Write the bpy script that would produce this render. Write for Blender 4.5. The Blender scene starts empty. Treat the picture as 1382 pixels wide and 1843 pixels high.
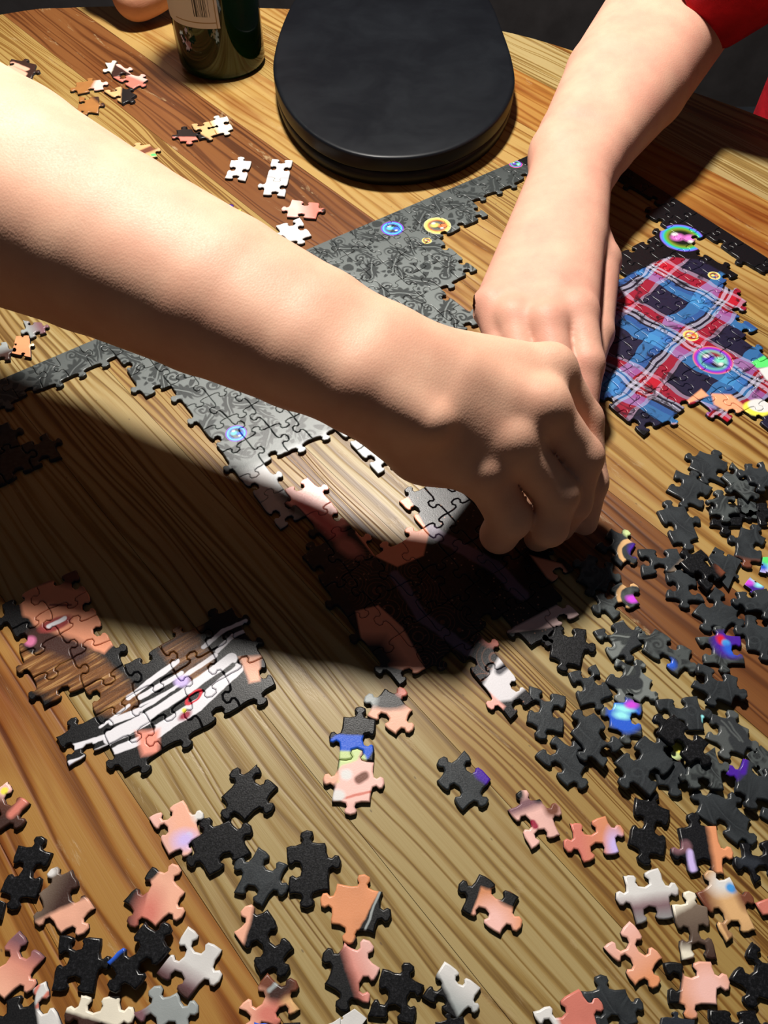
import bpy, math, random
import numpy as np
from mathutils import Vector

# ------------------------------------------------------------------ camera, world, light
S = 0.00083                      # metres per layout unit
F, TH, CH = 1450.0, math.radians(54.5), 400.0   # focal length in pixels, pitch, camera height in units
scene = bpy.context.scene
COL = scene.collection
cam_d = bpy.data.cameras.new('camera')
cam_d.sensor_fit = 'VERTICAL'; cam_d.sensor_height = 36.0
cam_d.lens = F / 1843.0 * 36.0
cam_d.clip_start = 0.01; cam_d.clip_end = 50
cam = bpy.data.objects.new('camera', cam_d)
cam.location = (0, 0, CH * S); cam.rotation_euler = (math.pi / 2 - TH, 0, 0)
COL.objects.link(cam); scene.camera = cam

world = bpy.data.worlds.new('room_dusk'); scene.world = world
world.use_nodes = True
bg = world.node_tree.nodes['Background']
bg.inputs[0].default_value = (0.55, 0.62, 0.75, 1); bg.inputs[1].default_value = 0.045

def lamp(name, kind, loc, energy, size, col):
    d = bpy.data.lights.new(name, kind); d.energy = energy; d.color = col
    d.shadow_soft_size = size * S
    o = bpy.data.objects.new(name, d); o.location = [c * S for c in loc]
    COL.objects.link(o); return o
lamp('ceiling_lamp_light', 'POINT', (-90, 850, 925), 58, 52, (1.0, 0.95, 0.88))

vs = scene.view_settings
vs.view_transform = 'Standard'; vs.look = 'None'; vs.gamma = 1.0; vs.use_curve_mapping = False
vs.exposure = 0.0

# ------------------------------------------------------------------ layout helpers
def at(x, y, z=0.0):
    """point at height z that shows at photograph pixel (x, y)"""
    u = (x - 691.0) / F; v = (y - 921.5) / F
    D = math.sin(TH) + v * math.cos(TH); W = math.cos(TH) - v * math.sin(TH)
    t = (CH - z) / D
    return np.array([u * t, W * t, z])
def at2(p, z=0.0): return at(p[0], p[1], z)[:2]
def proj(P):
    X, Y, Z = P; dz = Z - CH
    dep = Y * math.cos(TH) - dz * math.sin(TH); dn = -Y * math.sin(TH) - dz * math.cos(TH)
    return (691 + F * X / dep, 921.5 + F * dn / dep)
def lin(r, g, b):
    f = lambda c: (c / 12.92 if c <= 0.04045 else ((c + 0.055) / 1.055) ** 2.4)
    return tuple(f(c / 255.0) for c in (r, g, b)) + (1.0,)

def tag(o, label=None, cat=None, group=None, kind=None):
    if label: o['label'] = label
    if cat: o['category'] = cat
    if group: o['group'] = group
    if kind: o['kind'] = kind
    return o
def empty(name, loc, parent=None):
    o = bpy.data.objects.new(name, None); o.empty_display_size = 0.01
    o.location = [c * S for c in loc]; COL.objects.link(o)
    if parent: o.parent = parent
    return o
def mesh_obj(name, verts, faces, mats, parent=None, loc=(0, 0, 0), midx=None, smooth=None):
    me = bpy.data.meshes.new(name)
    me.from_pydata([tuple(float(c) * S for c in v) for v in verts], [], faces)
    for m in (mats if isinstance(mats, (list, tuple)) else [mats]): me.materials.append(m)
    if midx is not None: me.polygons.foreach_set('material_index', midx)
    if smooth is not None:
        if smooth is True: smooth = [True] * len(me.polygons)
        me.polygons.foreach_set('use_smooth', smooth)
    me.update()
    o = bpy.data.objects.new(name, me); o.location = [c * S for c in loc]
    COL.objects.link(o)
    if parent: o.parent = parent
    return o

# ------------------------------------------------------------------ node helpers
class NT:
    def __init__(self, name):
        self.mat = bpy.data.materials.new(name); self.mat.use_nodes = True
        self.t = self.mat.node_tree; self.n = self.t.nodes
        self.bsdf = self.n['Principled BSDF']
    def new(self, typ, **kw):
        nd = self.n.new(typ)
        for k, v in kw.items(): setattr(nd, k, v)
        return nd
    def put(self, sock, val):
        if isinstance(val, bpy.types.NodeSocket): self.t.links.new(val, sock)
        else: sock.default_value = val
    def coords(self, scale=1.0 / S):
        tc = self.new('ShaderNodeTexCoord')
        return self.v('MULTIPLY', tc.outputs['Object'], (scale,) * 3)
    def m(self, op, a, b=0.0, c=0.0, clamp=False):
        nd = self.new('ShaderNodeMath', operation=op); nd.use_clamp = clamp
        self.put(nd.inputs[0], a); self.put(nd.inputs[1], b); self.put(nd.inputs[2], c)
        return nd.outputs[0]
    def v(self, op, a, b=(0, 0, 0)):
        nd = self.new('ShaderNodeVectorMath', operation=op)
        self.put(nd.inputs[0], a)
        if op == 'SCALE': self.put(nd.inputs['Scale'], b)
        elif op != 'LENGTH': self.put(nd.inputs[1], b)
        return nd.outputs['Value'] if op in ('LENGTH', 'DOT_PRODUCT') else nd.outputs[0]
    def mapping(self, vec, loc=(0, 0, 0), rot=0.0, scale=(1, 1, 1), typ='TEXTURE'):
        nd = self.new('ShaderNodeMapping', vector_type=typ)
        self.put(nd.inputs[0], vec); nd.inputs['Location'].default_value = loc
        nd.inputs['Rotation'].default_value = (0, 0, rot); nd.inputs['Scale'].default_value = scale
        return nd.outputs[0]
    def rng(self, val, a, b, c=0.0, d=1.0):
        nd = self.new('ShaderNodeMapRange'); self.put(nd.inputs[0], val)
        for i, q in enumerate((a, b, c, d)): nd.inputs[i + 1].default_value = q
        return nd.outputs[0]
    def noise(self, vec, scale=1.0, detail=2.0, rough=0.5, dist=0.0, out='Fac'):
        nd = self.new('ShaderNodeTexNoise'); self.put(nd.inputs['Vector'], vec)
        nd.inputs['Scale'].default_value = scale; nd.inputs['Detail'].default_value = detail
        nd.inputs['Roughness'].default_value = rough; nd.inputs['Distortion'].default_value = dist
        return nd.outputs[0] if out == 'Fac' else nd.outputs[1]
    def voro(self, vec, scale=1.0, out='Distance', feature='F1'):
        nd = self.new('ShaderNodeTexVoronoi', feature=feature); self.put(nd.inputs['Vector'], vec)
        nd.inputs['Scale'].default_value = scale
        return nd.outputs[out]
    def ramp(self, val, stops, interp='LINEAR'):
        nd = self.new('ShaderNodeValToRGB'); self.put(nd.inputs[0], val)
        cr = nd.color_ramp; cr.interpolation = interp
        while len(cr.elements) < len(stops): cr.elements.new(0.5)
        for e, (p, c) in zip(cr.elements, stops): e.position = p; e.color = c
        return nd.outputs[0]
    def mix(self, fac, a, b, typ='MIX'):
        nd = self.new('ShaderNodeMix', data_type='RGBA', blend_type=typ)
        self.put(nd.inputs['Factor'], fac); self.put(nd.inputs['A'], a); self.put(nd.inputs['B'], b)
        return nd.outputs['Result']
    def bump(self, h, strength, dist, prev=None):
        nd = self.new('ShaderNodeBump'); self.put(nd.inputs['Height'], h)
        nd.inputs['Strength'].default_value = strength; nd.inputs['Distance'].default_value = dist * S
        if prev is not None: self.put(nd.inputs['Normal'], prev)
        return nd.outputs[0]
    def done(self, color=None, rough=0.5, normal=None, spec=0.5, **kw):
        b = self.bsdf
        if color is not None: self.put(b.inputs['Base Color'], color)
        self.put(b.inputs['Roughness'], rough)
        b.inputs['Specular IOR Level'].default_value = spec
        if normal is not None: self.put(b.inputs['Normal'], normal)
        for k, val in kw.items(): self.put(b.inputs[k.replace('_', ' ')], val)
        return self.mat
    # --- flat print shapes: 2-D masks in layout units
    def mask(self, p, sh):
        k = sh[0]
        if k == 'ell' or k == 'ring':
            (cx, cy), rx, ry, rot = sh[1], sh[2], sh[3], sh[4]
            q = self.mapping(p, (cx, cy, 0), rot, (rx, ry, 1e6))
            d = self.m('MULTIPLY', self.m('SUBTRACT', self.v('LENGTH', q), 1.0), min(rx, ry))
            if k == 'ring': d = self.m('SUBTRACT', self.m('ABSOLUTE', d), sh[5])
        elif k == 'cap':
            a, b, r = np.array(sh[1]), np.array(sh[2]), sh[3]
            pa = self.v('SUBTRACT', self.v('MULTIPLY', p, (1, 1, 0)), (a[0], a[1], 0))
            ba = b - a; L2 = max(float(ba @ ba), 1e-6)
            h = self.m('MULTIPLY', self.v('DOT_PRODUCT', pa, (ba[0], ba[1], 0)), 1.0 / L2, clamp=True)
            d = self.m('SUBTRACT', self.v('LENGTH', self.v('SUBTRACT', pa, self.v('SCALE', (ba[0], ba[1], 0), h))), r)
        elif k == 'poly':
            pts = [np.array(q) for q in sh[1]]; c = sum(pts) / len(pts); d = None
            for i in range(len(pts)):
                a, b = pts[i], pts[(i + 1) % len(pts)]
                n = np.array([b[1] - a[1], a[0] - b[0]]); n = n / max(np.linalg.norm(n), 1e-6)
                if n @ (c - a) > 0: n = -n
                e = self.m('SUBTRACT', self.v('DOT_PRODUCT', p, (n[0], n[1], 0)), float(n @ a))
                d = e if d is None else self.m('MAXIMUM', d, e)
        elif k == 'half':
            a, b, c = np.array(sh[1]), np.array(sh[2]), np.array(sh[3])
            n = np.array([b[1] - a[1], a[0] - b[0]]); n = n / max(np.linalg.norm(n), 1e-6)
            if n @ (c - a) > 0: n = -n
            d = self.m('SUBTRACT', self.v('DOT_PRODUCT', p, (n[0], n[1], 0)), float(n @ a))
        soft = sh[-1]
        return self.rng(d, soft / 2, -soft / 2, 0, 1)
    def layer(self, base, p, shapes):
        """shapes: (colour, (kind, ..., soft))"""
        c = base
        for col, sh in shapes: c = self.mix(self.mask(p, sh), c, col)
        return c

# ------------------------------------------------------------------ colours
PAL = dict(
    black=lin(17, 17, 19), ink=lin(10, 10, 16), char=lin(44, 47, 50), grey=lin(78, 82, 82), slate=lin(40, 44, 52),
    lgrey=lin(150, 156, 156), white=lin(216, 214, 212), cream=lin(232, 224, 205), skin=lin(232, 172, 146),
    orange=lin(222, 148, 104), pink=lin(238, 188, 178), rose=lin(205, 120, 105), brown=lin(110, 62, 44),
    dbrown=lin(58, 36, 30), tan=lin(214, 170, 118), hair=lin(160, 108, 58), blue=lin(40, 90, 205), purple=lin(70, 30, 150),
    navy=lin(34, 32, 56), red=lin(205, 30, 48), crimson=lin(150, 34, 60), sky=lin(70, 150, 220), green=lin(90, 220, 110),
    yellow=lin(232, 222, 80), lilac=lin(200, 180, 235), violet=lin(205, 70, 220), taupe=lin(120, 104, 90), lime=lin(196, 214, 150),
    aqua=lin(150, 235, 240), mauve=lin(120, 84, 92), plum=lin(52, 40, 62))

# ------------------------------------------------------------------ wood
GR = math.radians(-49.5)
GD = np.array([math.cos(GR), math.sin(GR)]); GN = np.array([-GD[1], GD[0]])
def wood(name, light, mid, dark, seed, period=1.0, stain=0.5, worn=0.35):
    light, mid, dark = (tuple(v * 0.6 for v in c[:3]) + (1,) for c in (light, mid, dark))
    nt = NT(name)
    p = nt.coords()
    q = nt.mapping(p, (0, 0, 0), GR, (1, 1, 1))               # x along the grain, y across
    q = nt.v('ADD', q, (seed * 731.0, seed * 57.0, seed * 13.0))
    wob = nt.noise(nt.v('MULTIPLY', q, (0.0035, 0.02, 0.0)), 1.0, 2.0)
    sep = nt.new('ShaderNodeSeparateXYZ'); nt.put(sep.inputs[0], q)
    y = nt.m('ADD', sep.outputs[1], nt.m('MULTIPLY', wob, 34.0))
    # growth rings: irregular lines across the board
    cv = nt.new('ShaderNodeCombineXYZ'); nt.put(cv.inputs[0], nt.m('MULTIPLY', sep.outputs[0], 0.0018)); nt.put(cv.inputs[1], nt.m('MULTIPLY', y, 0.085 * period))
    n1 = nt.noise(cv.outputs[0], 1.0, 1.5, 0.6)
    dens = nt.noise(nt.v('MULTIPLY', q, (0.0012, 0.012, 0)), 1.0, 1.0)
    ph = nt.m('ADD', nt.m('MULTIPLY', y, 0.62 * period), nt.m('MULTIPLY', n1, 26.0))
    w = nt.m('MULTIPLY', nt.m('ADD', nt.m('SINE', ph), 1.0), 0.5)
    w = nt.m('POWER', w, 2.4)
    fib = nt.noise(nt.v('MULTIPLY', q, (0.012, 0.9, 0)), 1.0, 3.0, 0.65)
    g = nt.m('ADD', nt.m('MULTIPLY', w, nt.rng(dens, 0.3, 0.7, 0.45, 1.0)), nt.m('MULTIPLY', nt.m('SUBTRACT', fib, 0.5), 0.55))
    col = nt.ramp(g, [(0.0, light), (0.38, mid), (0.95, dark)])
    st = nt.noise(nt.v('MULTIPLY', q, (0.006, 0.035, 0)), 1.0, 3.0, 0.6)
    col = nt.mix(nt.m('MULTIPLY', nt.rng(st, 0.52, 0.66), stain), col, lin(186, 112, 34), 'MULTIPLY')
    wn = nt.noise(nt.v('MULTIPLY', q, (0.016, 0.075, 0)), 1.0, 6.0, 0.72, 0.6)
    wm = nt.m('MULTIPLY', nt.rng(wn, 0.60, 0.67), worn)
    col = nt.mix(wm, col, lin(172, 150, 112))
    sc = nt.voro(nt.v('MULTIPLY', q, (0.05, 0.11, 0)), 1.0)
    col = nt.mix(nt.m('MULTIPLY', nt.rng(sc, 0.055, 0.03), 0.55), col, lin(74, 58, 46))
    bmp = nt.bump(nt.m('ADD', nt.m('MULTIPLY', g, -0.6), nt.m('MULTIPLY', wm, -0.5)), 0.5, 0.5)
    rough = nt.m('ADD', nt.m('MULTIPLY', fib, 0.2), 0.30)
    return nt.done(col, rough, bmp, 0.3)
WOODS = [
    wood('pine_honey', lin(206, 168, 100), lin(190, 144, 74), lin(128, 78, 26), 1, 0.8, 0.55),
    wood('pine_straw', lin(200, 176, 120), lin(178, 146, 84), lin(120, 86, 38), 2, 1.1, 0.2),
    wood('pine_amber', lin(198, 146, 74), lin(182, 120, 52), lin(124, 68, 20), 3, 0.75, 0.7),
    wood('pine_walnut', lin(146, 92, 48), lin(124, 72, 34), lin(86, 46, 20), 4, 0.9, 0.25, 0.6),
    wood('pine_lined', lin(192, 158, 92), lin(164, 120, 58), lin(104, 64, 24), 5, 1.9, 0.2)]

def catmull(pts, n=10):
    out = []; m = len(pts)
    for i in range(m):
        p0, p1, p2, p3 = (np.array(pts[(i + k - 1) % m], float) for k in range(4))
        for s in range(n):
            t = s / n
            out.append(0.5 * ((2 * p1) + (p2 - p0) * t + (2 * p0 - 5 * p1 + 4 * p2 - p3) * t * t + (3 * p1 - p0 - 3 * p2 + p3) * t ** 3))
    return out
def clip(poly, n, c):            # keep n.p <= c
    out = []
    for i in range(len(poly)):
        a, b = poly[i], poly[(i + 1) % len(poly)]
        da, db = n @ a - c, n @ b - c
        if da <= 0: out.append(a)
        if (da < 0) != (db < 0) and da != db: out.append(a + (b - a) * (da / (da - db)))
    return out
def prism(poly, z0, z1, bev=0.0):
    n = len(poly); c = sum(poly) / n
    V = [(p[0], p[1], z0) for p in poly] + [(p[0], p[1], z1 - bev) for p in poly]
    rings = 2
    if bev:
        V += [tuple(p + (c - p) / max(np.linalg.norm(c - p), 1e-6) * bev) + (z1,) for p in poly]; rings = 3
    Fc = [tuple(range(n - 1, -1, -1))]
    for r in range(rings - 1):
        for i in range(n):
            j = (i + 1) % n
            Fc.append((r * n + i, r * n + j, (r + 1) * n + j, (r + 1) * n + i))
    Fc.append(tuple((rings - 1) * n + i for i in range(n)))
    return V, Fc
EDGE = [(-760, 700), (-640, 840), (-418, 951), (-345, 968), (-250, 972), (-120, 966), (20, 948), (135, 908), (230, 842), (300, 786),
        (359, 736), (450, 640), (540, 500), (600, 320), (610, 100), (560, -120), (420, -300), (200, -400), (-100, -420), (-400, -340),
        (-620, -160), (-760, 80), (-820, 400)]
TABLE = [np.array(p) for p in catmull(EDGE, 5)]
if sum(a[0] * b[1] - b[0] * a[1] for a, b in zip(TABLE, TABLE[1:] + TABLE[:1])) < 0: TABLE = TABLE[::-1]
table = tag(empty('dining_table', (0, 0, -30)), 'worn wooden table top of glued pine boards under the jigsaw', 'table')
bounds = [-700, -620, -545, -470, -400, -330, -265, -200, -140, -77, -18, 55, 118, 180, 242, 302, 371, 440, 505, 570, 640, 705, 770, 840, 910, 1000]
tones = [0, 2, 1, 4, 2, 0, 1, 4, 2, 2, 1, 1, 4, 1, 0, 1, 0, 4, 0, 2, 1, 0, 2, 1, 0]
splits = {14: (-330, 4, 3), 15: (-400, 3, 0)}
for k in range(len(bounds) - 1):
    strip = clip(clip(TABLE, GN, bounds[k + 1] - 0.12), -GN, -(bounds[k] + 0.12))
    if len(strip) < 3: continue
    segs = [(strip, tones[k])]
    if k in splits:
        d, t0, t1 = splits[k]
        segs = [(clip(strip, GD, d - 0.1), t0), (clip(strip, -GD, -(d + 0.1)), t1)]
    for poly, tn in segs:
        if len(poly) < 3: continue
        V, Fc = prism([q for q in poly], 0, 30, 0.25)
        mesh_obj('plank', V, Fc, WOODS[tn], table)
# pedestal under the top, hidden by it in the photograph
V, Fc = prism([np.array([90 * math.cos(a), 300 + 90 * math.sin(a)]) for a in np.linspace(0, 2 * math.pi, 16, endpoint=False)], -835, 0)
mesh_obj('pedestal', V, Fc, WOODS[3], table)

# ------------------------------------------------------------------ dark room around the table
def plain(name, c, rough=0.6, spec=0.4, noise=None):
    nt = NT(name); col = c
    if noise:
        p = nt.coords(); f = nt.noise(p, noise[0], 4.0, 0.6)
        col = nt.mix(nt.rng(f, 0.35, 0.65), c, noise[1])
    return nt.done(col, rough, None, spec)
FLOOR = plain('floor_grey', lin(74, 78, 86), 0.7, 0.3, (0.02, lin(62, 66, 74)))
WALLM = plain('wall_dim', lin(70, 66, 66), 0.85, 0.2, (0.01, lin(58, 54, 54)))
V, Fc = prism([np.array(p) for p in [(-2200, -1600), (2200, -1600), (2200, 2400), (-2200, 2400)]], -890, -865)
tag(mesh_obj('floor', V, Fc, FLOOR), 'dim grey floor seen past the table edge', 'floor', kind='structure')
V, Fc = prism([np.array(p) for p in [(-2200, 2400), (2200, 2400), (2200, 2430), (-2200, 2430)]], -890, 1500)
tag(mesh_obj('wall_back', V, Fc, WALLM), 'dark wall behind the far table edge', 'wall', kind='structure')

# ------------------------------------------------------------------ black tin
OUT = [(491, 119), (497, 78), (510, 38), (531, -4), (565, -48), (630, -80), (705, -92), (780, -80), (845, -46), (882, 0), (905, 55), (921, 103),
       (927, 145), (918, 180), (895, 215), (860, 244), (812, 268), (762, 280), (713, 284), (660, 281), (608, 267), (558, 239), (520, 200), (499, 160)]
HT = 28.0
oc = np.array([at2(p, HT) for p in OUT]); cen = oc.mean(0)
oc = np.array(catmull([p for p in oc], 4)) - cen
if np.cross(oc[0], oc[8]) < 0: oc = oc[::-1]
def loft(name, rings, mat, parent, cap0=True, cap1=True):
    n = len(oc); V = []; Fc = []
    for s, z in rings:
        nrm = oc / np.linalg.norm(oc, axis=1)[:, None]
        V += [(p[0], p[1], z) for p in oc - nrm * s]
    for r in range(len(rings) - 1):
        for i in range(n):
            j = (i + 1) % n; Fc.append((r * n + i, r * n + j, (r + 1) * n + j, (r + 1) * n + i))
    sm = [True] * len(Fc)
    if cap0: Fc.append(tuple(range(n - 1, -1, -1))); sm.append(False)
    if cap1: Fc.append(tuple((len(rings) - 1) * n + i for i in range(n))); sm.append(False)
    return mesh_obj(name, V, Fc, mat, parent, smooth=sm)
nt = NT('black_lacquer'); p = nt.coords()
f = nt.noise(p, 0.018, 4.0, 0.6, 0.4); f2 = nt.noise(p, 0.5, 3.0, 0.6)
LACQ = nt.done(nt.mix(nt.rng(f, 0.4, 0.7), lin(10, 12, 17), lin(14, 17, 22)), nt.rng(f, 0.3, 0.7, 0.36, 0.46), nt.bump(f2, 0.03, 0.3), 0.22)
tin = tag(empty('round_tin', (cen[0], cen[1], 0)), 'large black rounded tin with a flat lid behind the puzzle', 'tin')
loft('base', [(5, 0.3), (1.6, 2), (0.6, 6), (0.3, 14.9)], LACQ, tin)
loft('lid', [(0.9, 15.1), (0.1, 15.4), (0.0, 16.2), (0.0, 25.5), (0.5, 27.1), (1.6, 27.9), (4.0, 28.1), (30, 28.2)], LACQ, tin)

# ------------------------------------------------------------------ green bottle
bc = np.array([-163, 846])
R0 = 43.0
prof = [(0, 3), (24, 3), (34, 0.8), (39, 0.6), (42, 3.5), (43, 9), (43, 60), (43, 200), (42, 216), (37, 234), (26, 262), (19, 290), (17.5, 330), (17.5, 352), (19.5, 353), (19.5, 362), (16, 363), (13, 362)]
def lathe(prof, n=48, a0=0.0, a1=2 * math.pi):
    full = abs(a1 - a0 - 2 * math.pi) < 1e-6; V = []; Fc = []
    m = n if full else n + 1
    for r, z in prof:
        for k in range(m):
            a = a0 + (a1 - a0) * k / n; V.append((r * math.cos(a), r * math.sin(a), z))
    for i in range(len(prof) - 1):
        for k in range(n):
            j = (k + 1) % m; Fc.append((i * m + k, i * m + j, (i + 1) * m + j, (i + 1) * m + k))
    return V, Fc
nt = NT('dark_green_glass')
GLASS = nt.done(lin(24, 70, 34), 0.05, None, 0.6, Transmission_Weight=0.7, IOR=1.5)
bottle = tag(empty('wine_bottle', (bc[0], bc[1], 0)), 'dark green glass bottle with a white label beside the tin', 'bottle')
V, Fc = lathe(prof); mesh_obj('glass', V, Fc, GLASS, bottle, smooth=True)
nt = NT('wine_inside')
V, Fc = lathe([(0, 6), (38, 6), (39.5, 12), (39.5, 190), (0, 190)], 32)
mesh_obj('wine', V, Fc, nt.done(lin(6, 12, 6), 0.3), bottle, smooth=True)
nt = NT('bottle_label'); p = nt.coords()
sx = nt.new('ShaderNodeSeparateXYZ'); nt.put(sx.inputs[0], p)
ang = nt.m('MULTIPLY', nt.m('ARCTAN2', sx.outputs[1], sx.outputs[0]), R0)      # arc length around the bottle
zz = sx.outputs[2]
AE = math.radians(-76.0) * R0           # right-hand end of the label
def boxm(a0, a1, z0, z1):
    i1 = nt.m('MULTIPLY', nt.m('GREATER_THAN', ang, AE + a0), nt.m('LESS_THAN', ang, AE + a1))
    return nt.m('MULTIPLY', i1, nt.m('MULTIPLY', nt.m('GREATER_THAN', zz, z0), nt.m('LESS_THAN', zz, z1)))
cvx = nt.new('ShaderNodeCombineXYZ'); nt.put(cvx.inputs[0], ang)
bars = nt.m('GREATER_THAN', nt.noise(cvx.outputs[0], 1.1, 0.0), 0.5)
rows = nt.m('MULTIPLY', nt.m('GREATER_THAN', nt.m('FRACT', nt.m('MULTIPLY', zz, 0.25)), 0.55), nt.m('GREATER_THAN', nt.noise(p, 0.9, 0.0), 0.45))
c = lin(205, 203, 198)
c = nt.mix(nt.m('MULTIPLY', bars, boxm(-24, -8, 60, 84)), c, lin(50, 50, 52))
c = nt.mix(nt.m('MULTIPLY', rows, boxm(-42, -8, 88, 130)), c, lin(90, 88, 86))
c = nt.mix(boxm(-3.2, -2.2, 40, 150), c, lin(150, 130, 90))
c = nt.mix(boxm(-46, -2.2, 54.5, 55.5), c, lin(150, 130, 90))
V, Fc = lathe([(43.3, 50), (43.4, 52), (43.4, 148), (43.3, 150)], 30, math.radians(-196), math.radians(-76))
mesh_obj('label', V, Fc, nt.done(c, 0.55), bottle, smooth=True)

# ------------------------------------------------------------------ bodies: smooth blended volumes, one continuous skin
class Vol:
    def __init__(self, lo, hi, h):
        self.lo = np.array(lo, float); self.h = h
        self.n = np.ceil((np.array(hi) - self.lo) / h).astype(int) + 1
        self.f = np.full(self.n, 60.0, np.float32)
    def block(self, mn, mx):
        a = np.clip(np.floor((mn - self.lo) / self.h).astype(int), 0, self.n)
        b = np.clip(np.ceil((mx - self.lo) / self.h).astype(int) + 1, 0, self.n)
        if np.any(b <= a): return None
        ax = [self.lo[i] + self.h * np.arange(a[i], b[i]) for i in range(3)]
        g = np.meshgrid(*ax, indexing='ij')
        return tuple(slice(a[i], b[i]) for i in range(3)), np.stack(g, -1).astype(np.float32)
    def cone(self, a, b, r1, r2, k=6.0, f=None):
        f = self.f if f is None else f
        a = np.array(a, np.float32); b = np.array(b, np.float32); m = max(r1, r2) + k + 3
        B = self.block(np.minimum(a, b) - m, np.maximum(a, b) + m)
        if B is None: return
        sl, P = B
        pa = P - a; ba = b - a; t = np.clip((pa @ ba) / max(float(ba @ ba), 1e-6), 0, 1)
        d = np.linalg.norm(pa - t[..., None] * ba, axis=-1) - (r1 + (r2 - r1) * t)
        o = f[sl]; hh = np.maximum(k - np.abs(o - d), 0) / k
        f[sl] = np.minimum(o, d) - hh * hh * k * 0.25
    def merge(self, g, k):
        o = self.f; hh = np.maximum(k - np.abs(o - g), 0) / k
        self.f = np.minimum(o, g) - hh * hh * k * 0.25
    def mesh(self, smooth=2):
        f = self.f; ins = f < 0
        n = np.array(f.shape)
        c = np.zeros(n - 1, np.int8)
        for dx in (0, 1):
            for dy in (0, 1):
                for dz in (0, 1): c += ins[dx:n[0] - 1 + dx, dy:n[1] - 1 + dy, dz:n[2] - 1 + dz]
        cells = np.argwhere((c > 0) & (c < 8)); idx = -np.ones(n - 1, np.int64)
        idx[tuple(cells.T)] = np.arange(len(cells))
        acc = np.zeros((len(cells), 3)); cnt = np.zeros(len(cells))
        cor = [(i, j, k) for i in (0, 1) for j in (0, 1) for k in (0, 1)]
        for u in cor:
            for ax in range(3):
                if u[ax]: continue
                w = list(u); w[ax] = 1
                fa = f[tuple((cells + u).T)]; fb = f[tuple((cells + w).T)]
                m = (fa < 0) != (fb < 0)
                t = np.where(m, fa / np.where(m, fa - fb, 1), 0)
                pt = np.array(u, float) + np.outer(t, np.array(w) - np.array(u))
                acc[m] += pt[m]; cnt += m
        V = self.lo + (cells + acc / cnt[:, None]) * self.h
        Fs = []
        for ax in range(3):
            b1, b2 = (ax + 1) % 3, (ax + 2) % 3
            s0 = [slice(None)] * 3; s1 = [slice(None)] * 3; s0[ax] = slice(0, -1); s1[ax] = slice(1, None)
            A = ins[tuple(s0)]; Bm = ins[tuple(s1)]
            e = np.argwhere(A != Bm); e = e[(e[:, b1] > 0) & (e[:, b2] > 0) & (e[:, b1] < n[b1] - 1) & (e[:, b2] < n[b2] - 1)]
            o1 = np.zeros(3, int); o1[b1] = 1; o2 = np.zeros(3, int); o2[b2] = 1
            q = np.stack([idx[tuple((e - o1 - o2).T)], idx[tuple((e - o2).T)], idx[tuple(e.T)], idx[tuple((e - o1).T)]], 1)
            flip = ~A[tuple(e.T)]
            q[flip] = q[flip][:, ::-1]
            Fs.append(q)
        Q = np.concatenate(Fs); Q = Q[(Q >= 0).all(1)]
        for _ in range(smooth):
            s = np.zeros_like(V); w = np.zeros(len(V))
            for i in range(4):
                j = (i + 1) % 4
                np.add.at(s, Q[:, i], V[Q[:, j]]); np.add.at(s, Q[:, j], V[Q[:, i]])
                np.add.at(w, Q[:, i], 1); np.add.at(w, Q[:, j], 1)
            V = V * 0.5 + 0.5 * s / w[:, None]
        return V, Q

def skin(name, base, flush, spots, arm_dir, wrist):
    nt = NT(name); p = nt.coords()
    f = nt.noise(p, 0.035, 3.0, 0.6)
    col = nt.mix(nt.rng(f, 0.3, 0.7), base, flush)
    for (cx, cy, cz), r, amt in spots:
        d = nt.v('LENGTH', nt.v('SUBTRACT', p, (cx, cy, cz)))
        col = nt.mix(nt.rng(d, r, r * 0.2, 0.0, amt), col, lin(214, 112, 98))
    fine = nt.noise(p, 0.9, 3.0, 0.6)
    col = nt.mix(nt.rng(fine, 0.6, 0.8, 0, 0.18), col, lin(176, 110, 88))
    rot = math.atan2(arm_dir[1], arm_dir[0])
    q = nt.mapping(p, (0, 0, 0), rot, (1, 1, 1))
    wr = nt.noise(nt.v('MULTIPLY', q, (0.75, 0.10, 0.10)), 1.0, 2.0, 0.5, 0.6)
    dw = nt.v('LENGTH', nt.v('SUBTRACT', p, tuple(wrist)))
    wr = nt.m('MULTIPLY', wr, nt.rng(dw, 150, 40, 0.12, 0.8))
    cell = nt.voro(nt.v('MULTIPLY', q, (1.0, 0.75, 0.75)), 1.0, 'Distance')
    h = nt.m('ADD', wr, nt.m('MULTIPLY', cell, 0.35))
    b = nt.bump(h, 0.3, 0.6)
    return nt.done(col, nt.rng(fine, 0.3, 0.7, 0.5, 0.62), b, 0.28, Subsurface_Weight=0.06, Subsurface_Radius=(1.0, 0.35, 0.2), Subsurface_Scale=0.004)

def chain(vol, pts, rad, k=5.0, f=None):
    for i in range(len(pts) - 1): vol.cone(pts[i], pts[i + 1], rad[i], rad[i + 1], k, f)
def person(name, label, vol, mat, loc):
    V, Q = vol.mesh()
    root = tag(empty(name, loc), label, 'person')
    mesh_obj('body', V - np.array(loc), [tuple(q) for q in Q], mat, root, smooth=True)
    return root

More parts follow.
